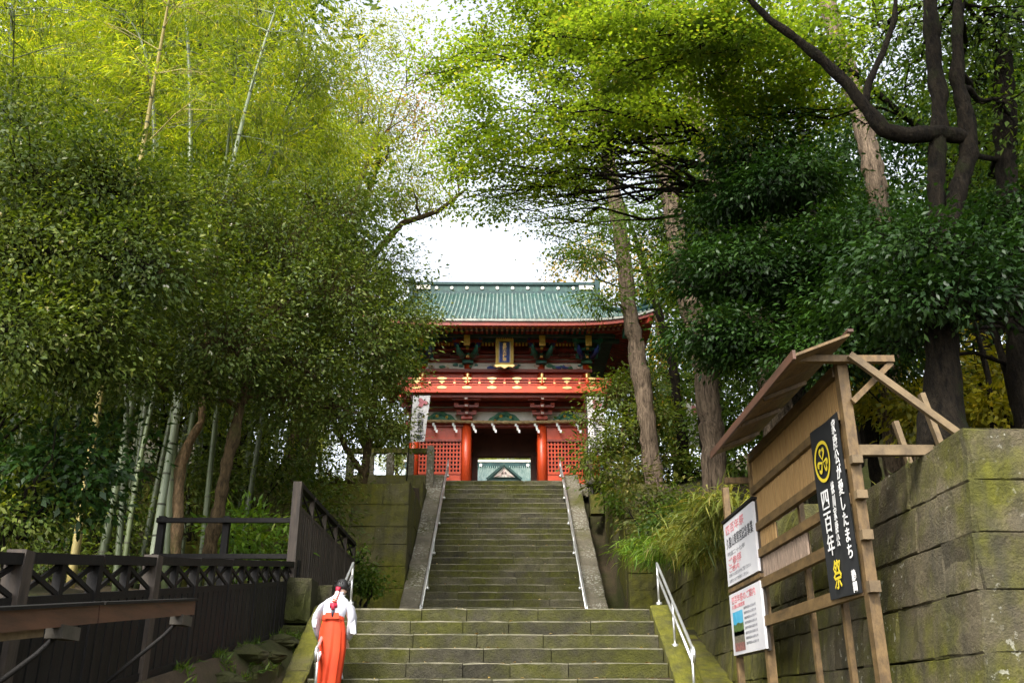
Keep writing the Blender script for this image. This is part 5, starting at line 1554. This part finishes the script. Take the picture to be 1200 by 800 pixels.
tree('camellia_tree', 'loose leaved tree on the left retaining wall, reaching in front of the gate roof', 'tree',
     [([at(418, 606, 24.4), at(424, 570, 24.4), at(432, 520, 24.5), at(440, 450, 24.6), at(430, 360, 25), at(425, 280, 25.3)], [.13, .12, .10, .09, .07, .05]),
      ([at(428, 560, 24.4), at(405, 525, 24.2), at(385, 480, 24)], [.08, .07, .05])],
     [B(425, 345, 25, 1.1, 2300), B(482, 375, 24.4, .80, 1700, None, .5), B(430, 430, 24.5, 1.3, 2800), B(400, 490, 24.2, 1.2, 2500), B(445, 500, 24.6, .95, 1900), B(462, 440, 24.6, .8, 1600),
      B(380, 560, 24, 1.0, 1700), B(395, 300, 25.5, 1.3, 2500), B(402, 262, 26, 1.1, 1300), B(385, 225, 26, 1.3, 1500), B(350, 480, 24, 1.2, 2200), B(370, 400, 25, 1.4, 2600), B(340, 560, 24, .9, 1300)],
     'camellia2', .10, .055, 'bark_grey', twigs=4, spread=.27, per=24)
tree('bent_tree', 'pale orange barked tree with a sharp bend in its trunk among the bamboo', 'tree',
     [([at(207, 655, 16.2), at(210, 590, 16.2), at(212, 545, 16.2), at(222, 520, 16.2), at(236, 495, 16.3), at(240, 440, 16.4), at(246, 400, 16.5)], [.10, .095, .10, .085, .07, .06, .05])],
     [B(250, 380, 17, 1.0, 1500), B(230, 300, 17.5, 1.0, 1500)], 'camellia', .085, .042, 'bark_pale')
# dim shrubs inside the grove
def shrub(name, label, cat, px, py, Y, r, n, lm, L_, W_, group=None, stems=5, **kw):
    c = at(px, py, Y); g = G(c.x, Y, -.05); g.z = max(g.z, c.z - 1.15 * r)
    t = thing(name, label, cat, tuple(g), group); b = MB()
    for i in range(stems):
        e = c + Vector((rng.gauss(0, r * .5), rng.gauss(0, r * .5), rng.uniform(-.2, .6) * r))
        b.tube(limb(g + Vector((rng.gauss(0, .08), rng.gauss(0, .08), 0)), e, 0, .08, 4), [.03, .026, .02, .014, .008], 5, 0, False)
    part('stems', b, M['bark_dark'], t)
    bl = []
    for i in range(4):
        o = Vector((rng.gauss(0, .38), rng.gauss(0, .38), rng.gauss(0, .3))) * r
        bl.append((tuple(c + o), (r * .75, r * .75, r * .6), n // 4))
    link('leaves', leaf_mesh('leaves', *blob_leaves(bl, L_, W_, **kw), L[lm], tuple(g)), t)
    return t
shrub('broadleaf_shrub', 'glossy dark green broadleaf shrub at the far left above the fence', 'shrub', 50, 535, 12.5, 1.0, 2600, 'dark', .13, .07, spread=.2)
shrub('broadleaf_shrub', 'glossy green shrub at the left edge just above the fence rail', 'shrub', 15, 610, 12.2, .7, 1500, 'camellia2', .11, .05, spread=.18)
shrub('fresh_bush', 'bright green leafy bush behind the two rail fence', 'bush', 300, 634, 16.2, .85, 1800, 'fresh', .15, .055, spread=.2, droop=.1)
shrub('ivy_clump', 'dark green ivy clump at the foot of the left retaining wall', 'ivy', 432, 682, 20.3, .55, 1300, 'mid', .09, .06, spread=.14)
shrub('weed_clump', 'small light green weeds under the corner of the brown fence by the landing', 'weeds', 418, 645, 20.6, .25, 260, 'fresh', .1, .04, spread=.1)
for i, (px, py, Y) in enumerate([(110, 560, 19), (150, 490, 20), (230, 560, 19.5), (60, 470, 18), (210, 450, 21), (310, 540, 20), (290, 480, 21.5), (30, 640, 16), (340, 610, 21), (160, 620, 18.5), (90, 430, 20), (10, 440, 17)]):
    shrub('understorey_shrub', ['dim shrub low behind the pale grey green culm', 'dim shrub at mid height behind the white culm', 'dim shrub beside the bent orange trunk', 'dim shrub above the glossy broadleaf shrub at far left',
          'dim shrub high behind the bent orange trunk', 'dim shrub right of the leaning brown trunk', 'dim shrub high behind the leaning brown trunk', 'dim shrub at the left edge just over the fence post',
          'dim shrub behind the two rail fence beside the bright bush', 'dim shrub at the foot of the white culm', 'dim shrub above the yellow culm', 'dim shrub at the left edge under the dark evergreen crown'][i], 'shrub', px, py, Y, 1.15, 1900, 'camellia', .12, .06, 'understorey shrubs in the bamboo grove', spread=.28)

# ---- thin pale crown against the sky, behind the gate on the left
tree('zelkova_tree', 'tall thin crowned pale green tree against the sky left of the gate', 'tree',
     [([G(-8, 37), Vector((-8, 37, 13)), Vector((-7.4, 36.6, 17)), Vector((-6.4, 36, 20)), Vector((-5.6, 36, 23))], [.32, .27, .2, .14, .07]),
      ([Vector((-7.6, 36.7, 16)), at(470, 262, 36), at(492, 255, 36), at(512, 248, 36), at(545, 222, 36)], [.16, .13, .12, .10, .05])],
     [B(420, 60, 34, 2.0, 2200), B(480, 50, 35, 1.8, 1000), B(440, 140, 35, 1.8, 2300), B(505, 130, 35, 1.5, 900), B(400, 175, 34, 1.5, 1700), B(475, 205, 35, 1.2, 900), B(415, 215, 35, 1.7, 2300), B(465, 232, 35.5, 1.4, 1700, None, .7),
      B(528, 190, 36, 1.2, 420), B(545, 90, 36, 1.5, 420), B(512, 236, 36, 1.0, 900, None, .45), B(460, 175, 36, 1.4, 1100), B(390, 110, 34, 1.8, 1500), B(500, 200, 36, 1.1, 380)],
     'keyaki', .14, .08, 'bark_grey', twigs=0, spread=.42, per=30, flat=.35, tl=.5)
tree('turning_tree', 'sparse tree with pinkish brown turning leaves high between the bamboo and the maples', 'tree',
     [([G(-7.4, 31), Vector((-7, 31, 12)), Vector((-6, 31, 17)), Vector((-5, 31, 21))], [.2, .17, .12, .06])],
     [B(490, 120, 31, .9, 300), B(505, 150, 31, .8, 260), B(410, 120, 31, .9, 280), B(500, 85, 31, .7, 160)],
     'maplered', .15, .09, 'bark_grey', spread=.4, per=14)

# ---- maples over the steps
def sprays(blobs, k=8, size=.48, thin=.10, spread_z=1.0):
    """break each mass into flat tilted sprays at different heights, as maple branches hang"""
    out = []
    for c, r, n in blobs:
        for q in range(k):
            a = rng.uniform(0, 6.28); d = math.sqrt(rng.random()) * .95
            cc = (c[0] + r[0] * d * math.cos(a), c[1] + r[1] * d * math.sin(a), c[2] + rng.uniform(-1, 1) * spread_z * r[0] * .6 - .25 * d * d)
            f = size * rng.uniform(.6, 1.25)
            out.append((cc, (r[0] * f, r[1] * f, r[0] * thin), int(n / k * rng.uniform(.6, 1.4))))
    return out
def mpl(label, trunk, rad, blobs, lm='maple', extra_trunks=()):
    tree('maple_tree', label, 'tree', [(trunk, rad)] + list(extra_trunks), sprays([(c, r, int(n * 1.75)) for c, r, n in blobs]), lm, .078, .068, 'bark_dark', twigs=0, limb_p=.4, limb_k=.34, spread=.24, per=34, flat=.16, droop=.12, shell=.1, out=.5, tl=.25)
def F_(px, py, Y, r, n): return B(px, py, Y, r, n, r, r * .30)
mpl('maple tree spreading bright yellow green layers over the right of the steps', [G(6.0, 17.5), Vector((5.8, 17.4, 6)), Vector((5.2, 17, 9)), Vector((4.2, 16.6, 11)), Vector((2.8, 16.3, 12.2)), Vector((1.2, 16, 13))], [.20, .17, .14, .11, .08, .04],
    [F_(620, 150, 16, 1.5, 2400), F_(700, 110, 16, 1.6, 2600), F_(560, 110, 16, 1.4, 1900), F_(770, 150, 16.5, 1.4, 2300), F_(655, 205, 16.5, 1.3, 750), F_(585, 195, 16.5, 1.2, 650), F_(615, 225, 17, 1.0, 260), F_(545, 205, 17, .8, 170), F_(690, 235, 17, 1.0, 330), F_(740, 60, 16, 1.6, 2500),
     F_(640, 60, 16, 1.6, 2500), F_(560, 40, 16, 1.3, 1500), F_(810, 100, 16, 1.4, 2300), F_(720, 175, 17, 1.2, 900), F_(850, 60, 15.5, 1.4, 2200), F_(540, 160, 17, .9, 700), F_(690, 20, 15, 1.5, 2200)])
mpl('maple tree with yellow green leaves in the upper right, nearer than the cedars', [G(9.6, 15), Vector((9.4, 15, 6)), Vector((8.3, 14.6, 9.3)), Vector((6.4, 14, 10.8)), Vector((4.4, 13.4, 11.4))], [.11, .085, .065, .05, .03],
    [F_(800, 20, 13, 1.2, 2300), F_(880, 30, 13.2, 1.2, 2300), F_(960, 40, 13.5, 1.1, 1700), F_(900, 90, 14, 1.0, 1700), F_(840, 130, 14.5, .9, 1500), F_(760, 40, 13, 1.1, 1600), F_(720, 10, 13, 1.0, 1200), F_(950, 110, 14.5, .9, 1100)])
mpl('maple tree behind, its drooping leaves thin against the sky right of centre', [G(5.4, 27), Vector((5.2, 27, 10)), Vector((4.6, 27, 13)), Vector((3.8, 27, 16))], [.16, .14, .1, .05],
    [F_(690, 215, 26, 1.3, 650), F_(640, 225, 26, 1.0, 330), F_(665, 265, 26, .9, 260), F_(700, 260, 26, 1.1, 500), F_(600, 215, 26, .8, 170), F_(580, 235, 26, .5, 60), F_(655, 300, 26, .5, 60)], 'mid')

# ---- cedars
def cedar(label, pts, w0, w1, blobs=(), lm='cedar'):
    w0, w1 = w0 * .88, w1 * .88
    top = pts[-1] + (pts[-1] - pts[-2]).normalized() * 9
    g = pts[0] + (pts[0] - pts[1]).normalized() * .01
    base = Vector((pts[0].x, pts[0].y, min(pts[0].z, gh(pts[0].x, pts[0].y) - .2)))
    path = [base, base.lerp(pts[0], .5) + Vector((0, 0, .25))] + pts + [top]
    n = len(path); rad = [w0 * 1.35, w0 * 1.1] + [lerp(w0, w1, i / (n - 3)) for i in range(n - 3)] + [.05]
    dense = []; dr = []
    for i in range(n - 1):
        for q in range(4):
            dense.append(path[i].lerp(path[i + 1], q / 4) + Vector((rng.gauss(0, .012), rng.gauss(0, .012), 0))); dr.append(lerp(rad[i], rad[i + 1], q / 4))
    dense.append(path[-1]); dr.append(rad[-1])
    cr = [((top.x + rng.gauss(0, .5), top.y + rng.gauss(0, .5), pts[-1].z + k), (1.7 - .1 * k, 1.7 - .1 * k, .7), 420) for k in range(2, 9, 2)]
    tree('cedar_tree', label, 'tree', [(dense, dr)], list(blobs) + cr, lm, .16, .05, 'bark_cedar', spread=.3, per=26, flat=.45, droop=.5, nside=14)
cedar('leaning cedar trunk rising in front of the right end of the gate roof', [at(770, 585, 25), at(757, 480, 25), at(740, 380, 25), at(727, 280, 25), at(713, 190, 25), at(700, 100, 25)], .30, .22,
      [B(695, 300, 24.3, .7, 900), B(703, 350, 24.3, .5, 600), B(720, 250, 24.6, .8, 700), B(655, 20, 25, 1.3, 900), B(700, 30, 25, 1.3, 900)], 'mid')
cedar('broad cedar trunk just left of the notice frame roof', [at(840, 590, 20.5), at(833, 500, 20.5), at(826, 430, 20.5), at(800, 320, 20.8), at(783, 230, 21), at(768, 150, 21)], .33, .24, [B(690, 20, 20, 1.2, 900)])
cedar('slimmer pinkish cedar trunk rising behind the dark shrubs right of the steps', [at(915, 470, 18), at(880, 370, 18.2), at(850, 270, 18.5), at(832, 205, 18.7), at(806, 100, 19)], .27, .20)
cedar('thick pale cedar trunk crossing the maple leaves at upper right', [at(905, 430, 23), at(890, 320, 23), at(874, 210, 23), at(858, 120, 23), at(846, 40, 23)], .45, .36)
cedar('pale cedar trunk behind the dark arching branch', [at(1044, 480, 16), at(1040, 380, 16), at(1030, 230, 16), at(1008, 130, 16.2), at(972, 15, 16.5)], .24, .21)

# ---- big dark tree on the wall at right
DY = 11.0
tree('dark_tree', 'big dark tree on top of the stone wall with an arching branch to the left', 'tree',
     [([at(1112, 530, DY), at(1108, 490, DY), at(1106, 440, DY), at(1108, 380, DY), at(1109, 320, DY), at(1113, 260, DY), at(1124, 215, DY), at(1136, 180, DY), at(1132, 130, DY), at(1122, 90, DY), at(1122, 40, DY), at(1126, -40, DY + .2)],
       [.33, .26, .225, .21, .195, .135, .125, .13, .11, .10, .085, .075]),
      ([at(1107, 310, DY + .05), at(1098, 250, DY), at(1098, 180, DY), at(1101, 110, DY), at(1093, 50, DY), at(1088, -40, DY)], [.18, .125, .115, .11, .105, .10]),
      ([at(1134, 160, DY), at(1100, 153, DY - .05), at(1060, 157, DY - .1), at(1036, 150, DY - .15), at(1015, 125, DY - .2), at(995, 100, DY - .25), at(965, 70, DY - .3), at(930, 42, DY - .35), at(900, 22, DY - .4), at(870, -10, DY - .5)],
       [.10, .105, .10, .105, .095, .08, .068, .062, .05, .03]),
      ([at(1014, 118, DY - .2), at(1018, 95, DY - .2), at(1034, 60, DY - .2), at(1048, 20, DY - .2), at(1050, -20, DY - .2)], [.06, .05, .045, .04, .03])],
     [B(1090, 20, 12, 1.0, 900), B(1160, 60, 12.5, 1.1, 1100), B(1190, 140, 12, 1.0, 1000), B(1170, 20, 11.5, 1.0, 1000), B(1030, 30, 12.5, 1.0, 800), B(1140, 110, 13, 1.0, 1200), B(1190, 230, 13, .9, 1000), B(1060, 100, 14, .9, 800), B(1150, 200, 14, .9, 900),
      ((5.5, 9, 10.5), (2, 2, 1), 2600), ((7.5, 8, 10), (2, 2, 1), 2600), ((4.5, 6.5, 10.5), (1.8, 1.8, .9), 2200), ((6.5, 5.5, 10), (2, 2, 1), 2400), ((8.5, 10.5, 11), (2, 2, 1), 2400)],
     'mid', .10, .055, 'bark_dark', twigs=3, nside=14)
EV = []
for k in range(34):
    px = rng.uniform(835, 1065); py = rng.uniform(165, 425)
    if px > 960 and py < 270 or px < 880 and py < 200: continue
    EV.append((px, py, 13.2 + (1065 - px) * .009 + rng.uniform(-.6, .9), rng.uniform(.75, 1.15)))
tree('evergreen_tree', 'dense dark evergreen tree above the notice frame roof', 'tree',
     [([G(5.6, 14.6), Vector((5.5, 14.6, 4)), Vector((5.3, 14.5, 6)), Vector((5.2, 14.4, 8)), Vector((5.2, 14.4, 9.5))], [.16, .14, .12, .08, .04])],
     [B(px, py, Y, r, int(1900 * r * r), None, r * .38) for px, py, Y, r in EV], 'dark', .11, .052, 'bark_dark', twigs=3, spread=.22, per=24, flat=.3, droop=.45)
tree('evergreen_tree', 'low dark evergreen boughs spreading below the forked trunk at right', 'tree',
     [([G(8.2, 12.6), Vector((8.1, 12.6, 4)), Vector((7.9, 12.4, 5.4))], [.12, .10, .05])],
     [B(px, py, Y, r, int(3000 * r * r), None, r * .55) for px, py, Y, r in ((1070, 285, 10.4, .62), (1125, 300, 10.3, .6), (1180, 295, 10.6, .7), (1040, 350, 10.8, .6), (1100, 345, 10.2, .55), (1165, 340, 10.4, .6), (1150, 265, 11.8, .6), (1195, 250, 11.5, .6), (1060, 395, 11.6, .5), (1030, 310, 11.2, .6))],
     'dark', .10, .05, 'bark_dark', twigs=3, spread=.22, per=22, flat=.4)
tree('evergreen_tree', 'mid green evergreen tree between the two cedar trunks right of the gate', 'tree',
     [([G(4.9, 22), Vector((4.9, 22, 7)), Vector((5, 22, 9)), Vector((5, 22, 11))], [.14, .12, .1, .05])],
     [B(px, py, Y, r, int(2000 * r * r)) for px, py, Y, r in ((775, 260, 22, 1.2), (800, 320, 21.5, 1.2), (820, 260, 21.5, 1.1), (822, 390, 21.5, .9), (855, 300, 21, 1.2), (850, 210, 21, 1.1), (790, 205, 22, .9), (870, 390, 19, 1.0))],
     'mid', .12, .06, 'bark_dark', twigs=3, spread=.28, per=20, flat=.45)
tree('glossy_shrub', 'pale leaved shrub in front of the right side of the gate', 'shrub',
     [([at(740, 582, 26), at(737, 560, 26), at(732, 540, 26), at(728, 500, 26)], [.05, .045, .035, .02]), ([at(741, 580, 26), at(748, 550, 26), at(744, 520, 26)], [.035, .03, .02])],
     [B(px, py, Y, r, int(1500 * r * r), None, r * .6) for px, py, Y, r in ((722, 462, 26, .8), (745, 450, 26.5, .85), (702, 525, 26, .7), (735, 510, 26, .95), (762, 490, 26, .9), (715, 560, 26, .6), (690, 490, 25.6, .42), (765, 540, 26, .85), (688, 545, 25.6, .4))],
     'camellia2', .15, .065, 'bark_pale', twigs=3, spread=.26, per=16, flat=.35)
tree('evergreen_tree', 'dark leafy tree behind the cedar trunk beside the third white banner', 'tree',
     [([G(6.8, 28), Vector((6.8, 28, 9)), Vector((6.8, 28, 12))], [.14, .11, .05])],
     [B(px, py, Y, r, int(1100 * r * r)) for px, py, Y, r in ((790, 450, 28.5, 1.1), (780, 510, 28, 1.1), (800, 560, 27, 1.0), (815, 550, 27, .8), (860, 480, 25, 1.1), (870, 540, 24, 1.0))],
     'mid', .14, .07, 'bark_dark', spread=.28, per=18)
tree('autumn_tree', 'yellow orange autumn tree behind the right end of the gate', 'tree',
     [([G(7.5, 39), Vector((7.3, 39, 12)), Vector((6.9, 39, 17)), Vector((6.2, 39, 20))], [.2, .17, .12, .05])],
     [B(px, py, Y, r, int(420 * r * r)) for px, py, Y, r in ((785, 400, 39, 1.3), (800, 350, 39, 1.4), (775, 450, 39, 1.3), (790, 490, 38, 1.2), (660, 320, 42, 1.0), (690, 300, 42, 1.2), (720, 330, 42, 1.3), (760, 300, 40, 1.4))],
     'autumn', .18, .10, 'bark_grey', spread=.4, per=16)
# slim trunks among the trees at right
for i, (pts, Y, r, lab) in enumerate([
    (((1198, 500), (1180, 430), (1158, 360), (1150, 310)), 12.4, .06, 'slim dark trunk leaning left near the right edge above the wall'),
    (((1215, 520), (1200, 420), (1190, 320), (1180, 180), (1176, 60)), 12.0, .22, 'thick dark trunk at the right edge of the picture'),
    (((1168, 520), (1160, 440), (1145, 380), (1138, 340)), 14, .05, 'thin bare trunk between the big dark tree and the right edge'),
    (((1022, 520), (1014, 440), (1010, 380), (1000, 300)), 17, .10, 'dim trunk behind the notice frame brace')]):
    path = [at(a, c, Y) for a, c in pts]
    tree('slim_tree', lab, 'tree', [([G(path[0].x, Y)] + path, [r * 1.2] + [lerp(r, r * .6, k / (len(path) - 1)) for k in range(len(path))])],
         [((path[-1].x, path[-1].y, path[-1].z + .6), (.9, .9, .6), 900)], 'dark', .11, .055, 'bark_dark')
for i, (px, py, Y, r) in enumerate([(1060, 455, 15.5, .7), (1150, 440, 15.5, .7), (1190, 462, 15, .6), (1085, 480, 14.5, .55), (1170, 480, 14, .5), (1030, 450, 16.5, .7)]):
    shrub('undergrowth_bush', ['yellow green undergrowth bush behind the notice frame brace', 'yellow leaved bush right of the big dark tree', 'yellow green bush at the right edge above the wall', 'low yellow bush left of the big dark trunk',
          'low green yellow bush on the wall right of the big dark trunk', 'yellow green bush seen above the wooden brace'][i], 'bush', px, py, Y, r, 900, 'yellow', .13, .075, 'yellow undergrowth bushes on the right bank', spread=.2)
# bushes and arching grass over the right wall
def blades(name, label, cat, spots_, L_, n, lm):
    P, D = [], []
    for (px, py, Y, r) in spots_:
        c = at(px, py, Y)
        for k in range(n):
            a = rng.uniform(0, 6.28); P.append((c.x + rng.gauss(0, r), c.y + rng.gauss(0, r * 1.4), c.z + rng.gauss(0, .08)))
            D.append((math.cos(a) * .8 - .7, math.sin(a) * .8 - .35, rng.uniform(-.7, .5)))
    P, D = np.array(P), np.array(D); k = len(P)
    c0 = at(*spots_[0][:3]); base = G(c0.x, spots_[0][2])
    t = thing(name, label, cat, tuple(base))
    o = link('blades', leaf_mesh('blades', P, D, nr.normal(size=(k, 3)) * .3 + np.array([0, 0, 1.]), L_ * nr.uniform(.6, 1.2, k), nr.uniform(.018, .034, k), L[lm], tuple(base), .3), t)
blades('grass_tuft', 'long arching grass hanging over the stone wall beside the upper notice board', 'grass', [(842, 605, 14.2, .25), (825, 622, 15.5, .28), (806, 636, 16.8, .3), (850, 590, 13.6, .22), (832, 640, 15, .2)], .42, 480, 'fern')
blades('fern_clump', 'fern clump hanging over the stone wall above the right handrail', 'fern', [(770, 650, 18.6, .25), (755, 640, 19.5, .25), (785, 640, 17.6, .28)], .34, 420, 'fresh')
def wall_grass():
    P, D = [], []
    for k in range(1500):
        if rng.random() < .62: x, y = rng.gauss(3.85, .14), rng.uniform(7.3, 13)
        else: x, y = rng.uniform(3.7, 8), rng.gauss(7.35, .12)
        if mnoise.noise(Vector((x * 1.6, y * 1.6, 3))) < .02: continue
        P.append((x, y, 1.94 + max(0, y - 7) * .03)); D.append((rng.gauss(-.25, .5), rng.gauss(-.2, .5), rng.uniform(.3, 1.1)))
    P, D = np.array(P), np.array(D); k = len(P)
    tag(link('grass', leaf_mesh('grass', P, D, nr.normal(size=(k, 3)), nr.uniform(.05, .17, k), nr.uniform(.006, .012, k), L['fern'], (0, 0, 0), .3)), 'short grass along the top of the right stone wall', 'grass', None, 'stuff')
wall_grass()
def bank_plants():
    P, D = [], []
    for k in range(2600):
        x, y = rng.uniform(-3.18, -2.82), rng.uniform(8.6, 14)
        if mnoise.noise(Vector((x * 2.5, y * 1.9, 7))) < -.02: continue
        z = max(gh(x, y), .14 * (y - 8.5) - .05)
        P.append((x, y, z)); D.append((rng.gauss(.1, .6), rng.gauss(-.2, .6), rng.uniform(.2, 1.0)))
    P, D = np.array(P), np.array(D); k = len(P)
    tag(link('grass', leaf_mesh('grass', P, D, nr.normal(size=(k, 3)), nr.uniform(.04, .15, k), nr.uniform(.008, .022, k), L['mid'], (0, 0, 0), .3)), 'low weeds on the dark bank below the left fence', 'weeds', None, 'stuff')
bank_plants()
for i, (y, x, r_) in enumerate(((10.6, -2.98, .17), (11.7, -3.05, .2), (12.5, -2.95, .15), (13.3, -3.02, .19))):
    z = max(gh(x, y), .14 * (y - 8.5) - .05) - r_ * .12; b = MB(); rings = []
    for q in range(6):
        t = q / 5; rr = r_ * math.sin(math.pi * (.12 + .86 * t)) ** .6
        rings.append([(x + rr * 1.2 * math.cos(a * math.pi / 5) * (1 + .45 * mnoise.noise(Vector((a * .9, q * .8, i * 3.1)))), y + rr * 1.5 * math.sin(a * math.pi / 5) * (1 + .45 * mnoise.noise(Vector((a * .9, q * .8 + 9, i)))), z + r_ * (t - .5) * 1.1) for a in range(10)])
    b.loft(rings, 0, True, False)
    tag(link('moss_rock', b.mesh('moss_rock', M['bank'])), ['mossy rock lowest on the bank below the left fence', 'larger mossy rock halfway up the bank below the left fence', 'small mossy rock beside the left kerb near the person', 'mossy rock at the top of the bank beneath the fence corner'][i], 'rock', 'mossy rocks on the left bank')
shrub('hedge_bush', 'yellow green bush on the wall top below the leaning cedar', 'bush', 758, 607, 20.2, .72, 2000, 'fern', .12, .06, spread=.18)
shrub('hedge_bush', 'green bush on the wall top at the foot of the broad cedar trunk', 'bush', 808, 602, 19.0, .7, 1800, 'mid', .10, .055, spread=.18)
shrub('hedge_bush', 'straw coloured bush between the ferns and the cedar foot', 'bush', 800, 630, 17.6, .45, 900, 'fern', .12, .05, spread=.15)
shrub('hedge_bush', 'dark shrub in the gutter corner beside the mossy right wall', 'bush', 735, 590, 24.3, .6, 1100, 'mid', .12, .06, spread=.18)

# ---- the forest behind, individual trees of three builds
def far_tree(lm, seed):
    t = thing('forest_tree', 'forest tree in the dim background', 'tree', (0, 0, 0))
    b = MB(); b.tube(limb((0, 0, -.5), (rng.uniform(-.6, .6), rng.uniform(-.6, .6), 9), 0, .02, 8), [lerp(.26, .08, i / 8) for i in range(9)], 9, 0, True, .05)
    bl = []
    for k in range(11):
        a = rng.uniform(0, 6.28); h = rng.uniform(1.8, 11.5); r_ = rng.uniform(1.3, 2.2)
        rad = rng.uniform(.3, 1.0) * (2.9 - .12 * h)
        c = (rad * math.cos(a), rad * math.sin(a), h); bl.append((c, (r_, r_, r_ * .7), 1050))
        b.tube(limb((0, 0, max(1, h - 1.5)), c, 0, .05, 4), [.09, .07, .05, .03, .015], 6, 0, False)
    part('trunk', b, M['bark_dark'], t)
    link('crown', leaf_mesh('crown', *blob_leaves(bl, .17, .09, spread=.45, per=26, flat=.4), L[lm], (0, 0, 0)), t)
    return t
protos = {'l': [far_tree('mid', 1), far_tree('camellia2', 2)], 'r': [far_tree('dark', 3), far_tree('mid', 4)], 'h': [far_tree('keyaki', 5)]}
fu = set()
def put_far(key, i, x, y, s, label, group):
    o = protos[key][i]
    if (key, i) in fu: o = copy_tree(o)
    fu.add((key, i))
    o.location = (x, y, gh(x, y) - .3); o.rotation_euler = (0, 0, rng.uniform(0, 6.28)); o.scale = (s, s, s * rng.uniform(.9, 1.15))
    o['label'] = label; o['group'] = group
for i, (x, y) in enumerate([(-9, 30), (-6.8, 45), (-12, 32), (-15.5, 28), (-19, 24), (-18, 32), (-22, 29), (-12.5, 38), (-17, 40), (-23, 20), (-10, 44), (-24, 38), (-20, 16), (-9.5, 36), (-14, 23.5), (-26, 26), (-11, 33.5), (-15, 31), (-19, 27), (-13, 29), (-17, 35)]):
    put_far('l', i % 2, x, y, rng.uniform(1.0, 1.35) if i < 15 else rng.uniform(1.7, 2.0), 'forest tree in the dim wood behind the bamboo on the left', 'forest trees behind the bamboo')
for i, (x, y) in enumerate([(11, 20), (14, 16.5), (10.5, 26), (15, 23), (18, 19), (13, 31), (18, 28), (10.5, 34), (22, 24), (16, 37), (12.5, 41), (21, 34), (19, 13.5), (12, 15), (24, 16), (9.2, 24), (11, 29.5), (8, 33), (9, 38), (6.8, 43), (14, 20.5), (17, 16)]):
    put_far('r', i % 2, x, y, rng.uniform(.95, 1.3), 'forest tree in the dim wood behind the cedars on the right', 'forest trees behind the cedars')
for i, (x, y) in enumerate([(-1.6, 65.5), (1.5, 66), (0, 68), (-8, 70), (-2.5, 72), (3, 71), (8, 69), (-13, 64), (13, 63)]):
    put_far('h', 0, x, y, rng.uniform(.7, .85), 'pale tree beyond the green roofed hall, seen through the gate', 'trees beyond the hall')

# ---- fallen leaves lying on the steps, landing and bank
P = []
for k in range(700):
    u_ = rng.random()
    if u_ < .35:
        i = rng.randint(0, N1); P.append((rng.uniform(-2.4, 2.1), LAND_Y - T1 * (i - 1) - rng.uniform(.03, .30), LAND_Z - H1 * i + .012))
    elif u_ < .75:
        i = rng.randint(1, N2); P.append((rng.choice((-1, 1)) * abs(rng.gauss(1.75, .5)) if rng.random() < .6 else rng.uniform(-1.9, 1.9), UP_Y + T2 * (i - 1) + rng.uniform(.03, .30), LAND_Z + H2 * i + .012))
        if abs(P[-1][0]) > 1.9: P.pop()
P = np.array(P); k = len(P); D = nr.normal(size=(k, 3)) * np.array([1, 1, .12])
tag(link('fallen_leaves', leaf_mesh('fallen_leaves', P, D, nr.normal(size=(k, 3)) * .25 + np.array([0, 0, 1.]), nr.uniform(.05, .10, k), nr.uniform(.03, .055, k), L['litter'], (0, 0, 0))),
    'dry fallen leaves scattered over the stone steps', 'leaves', None, 'stuff')
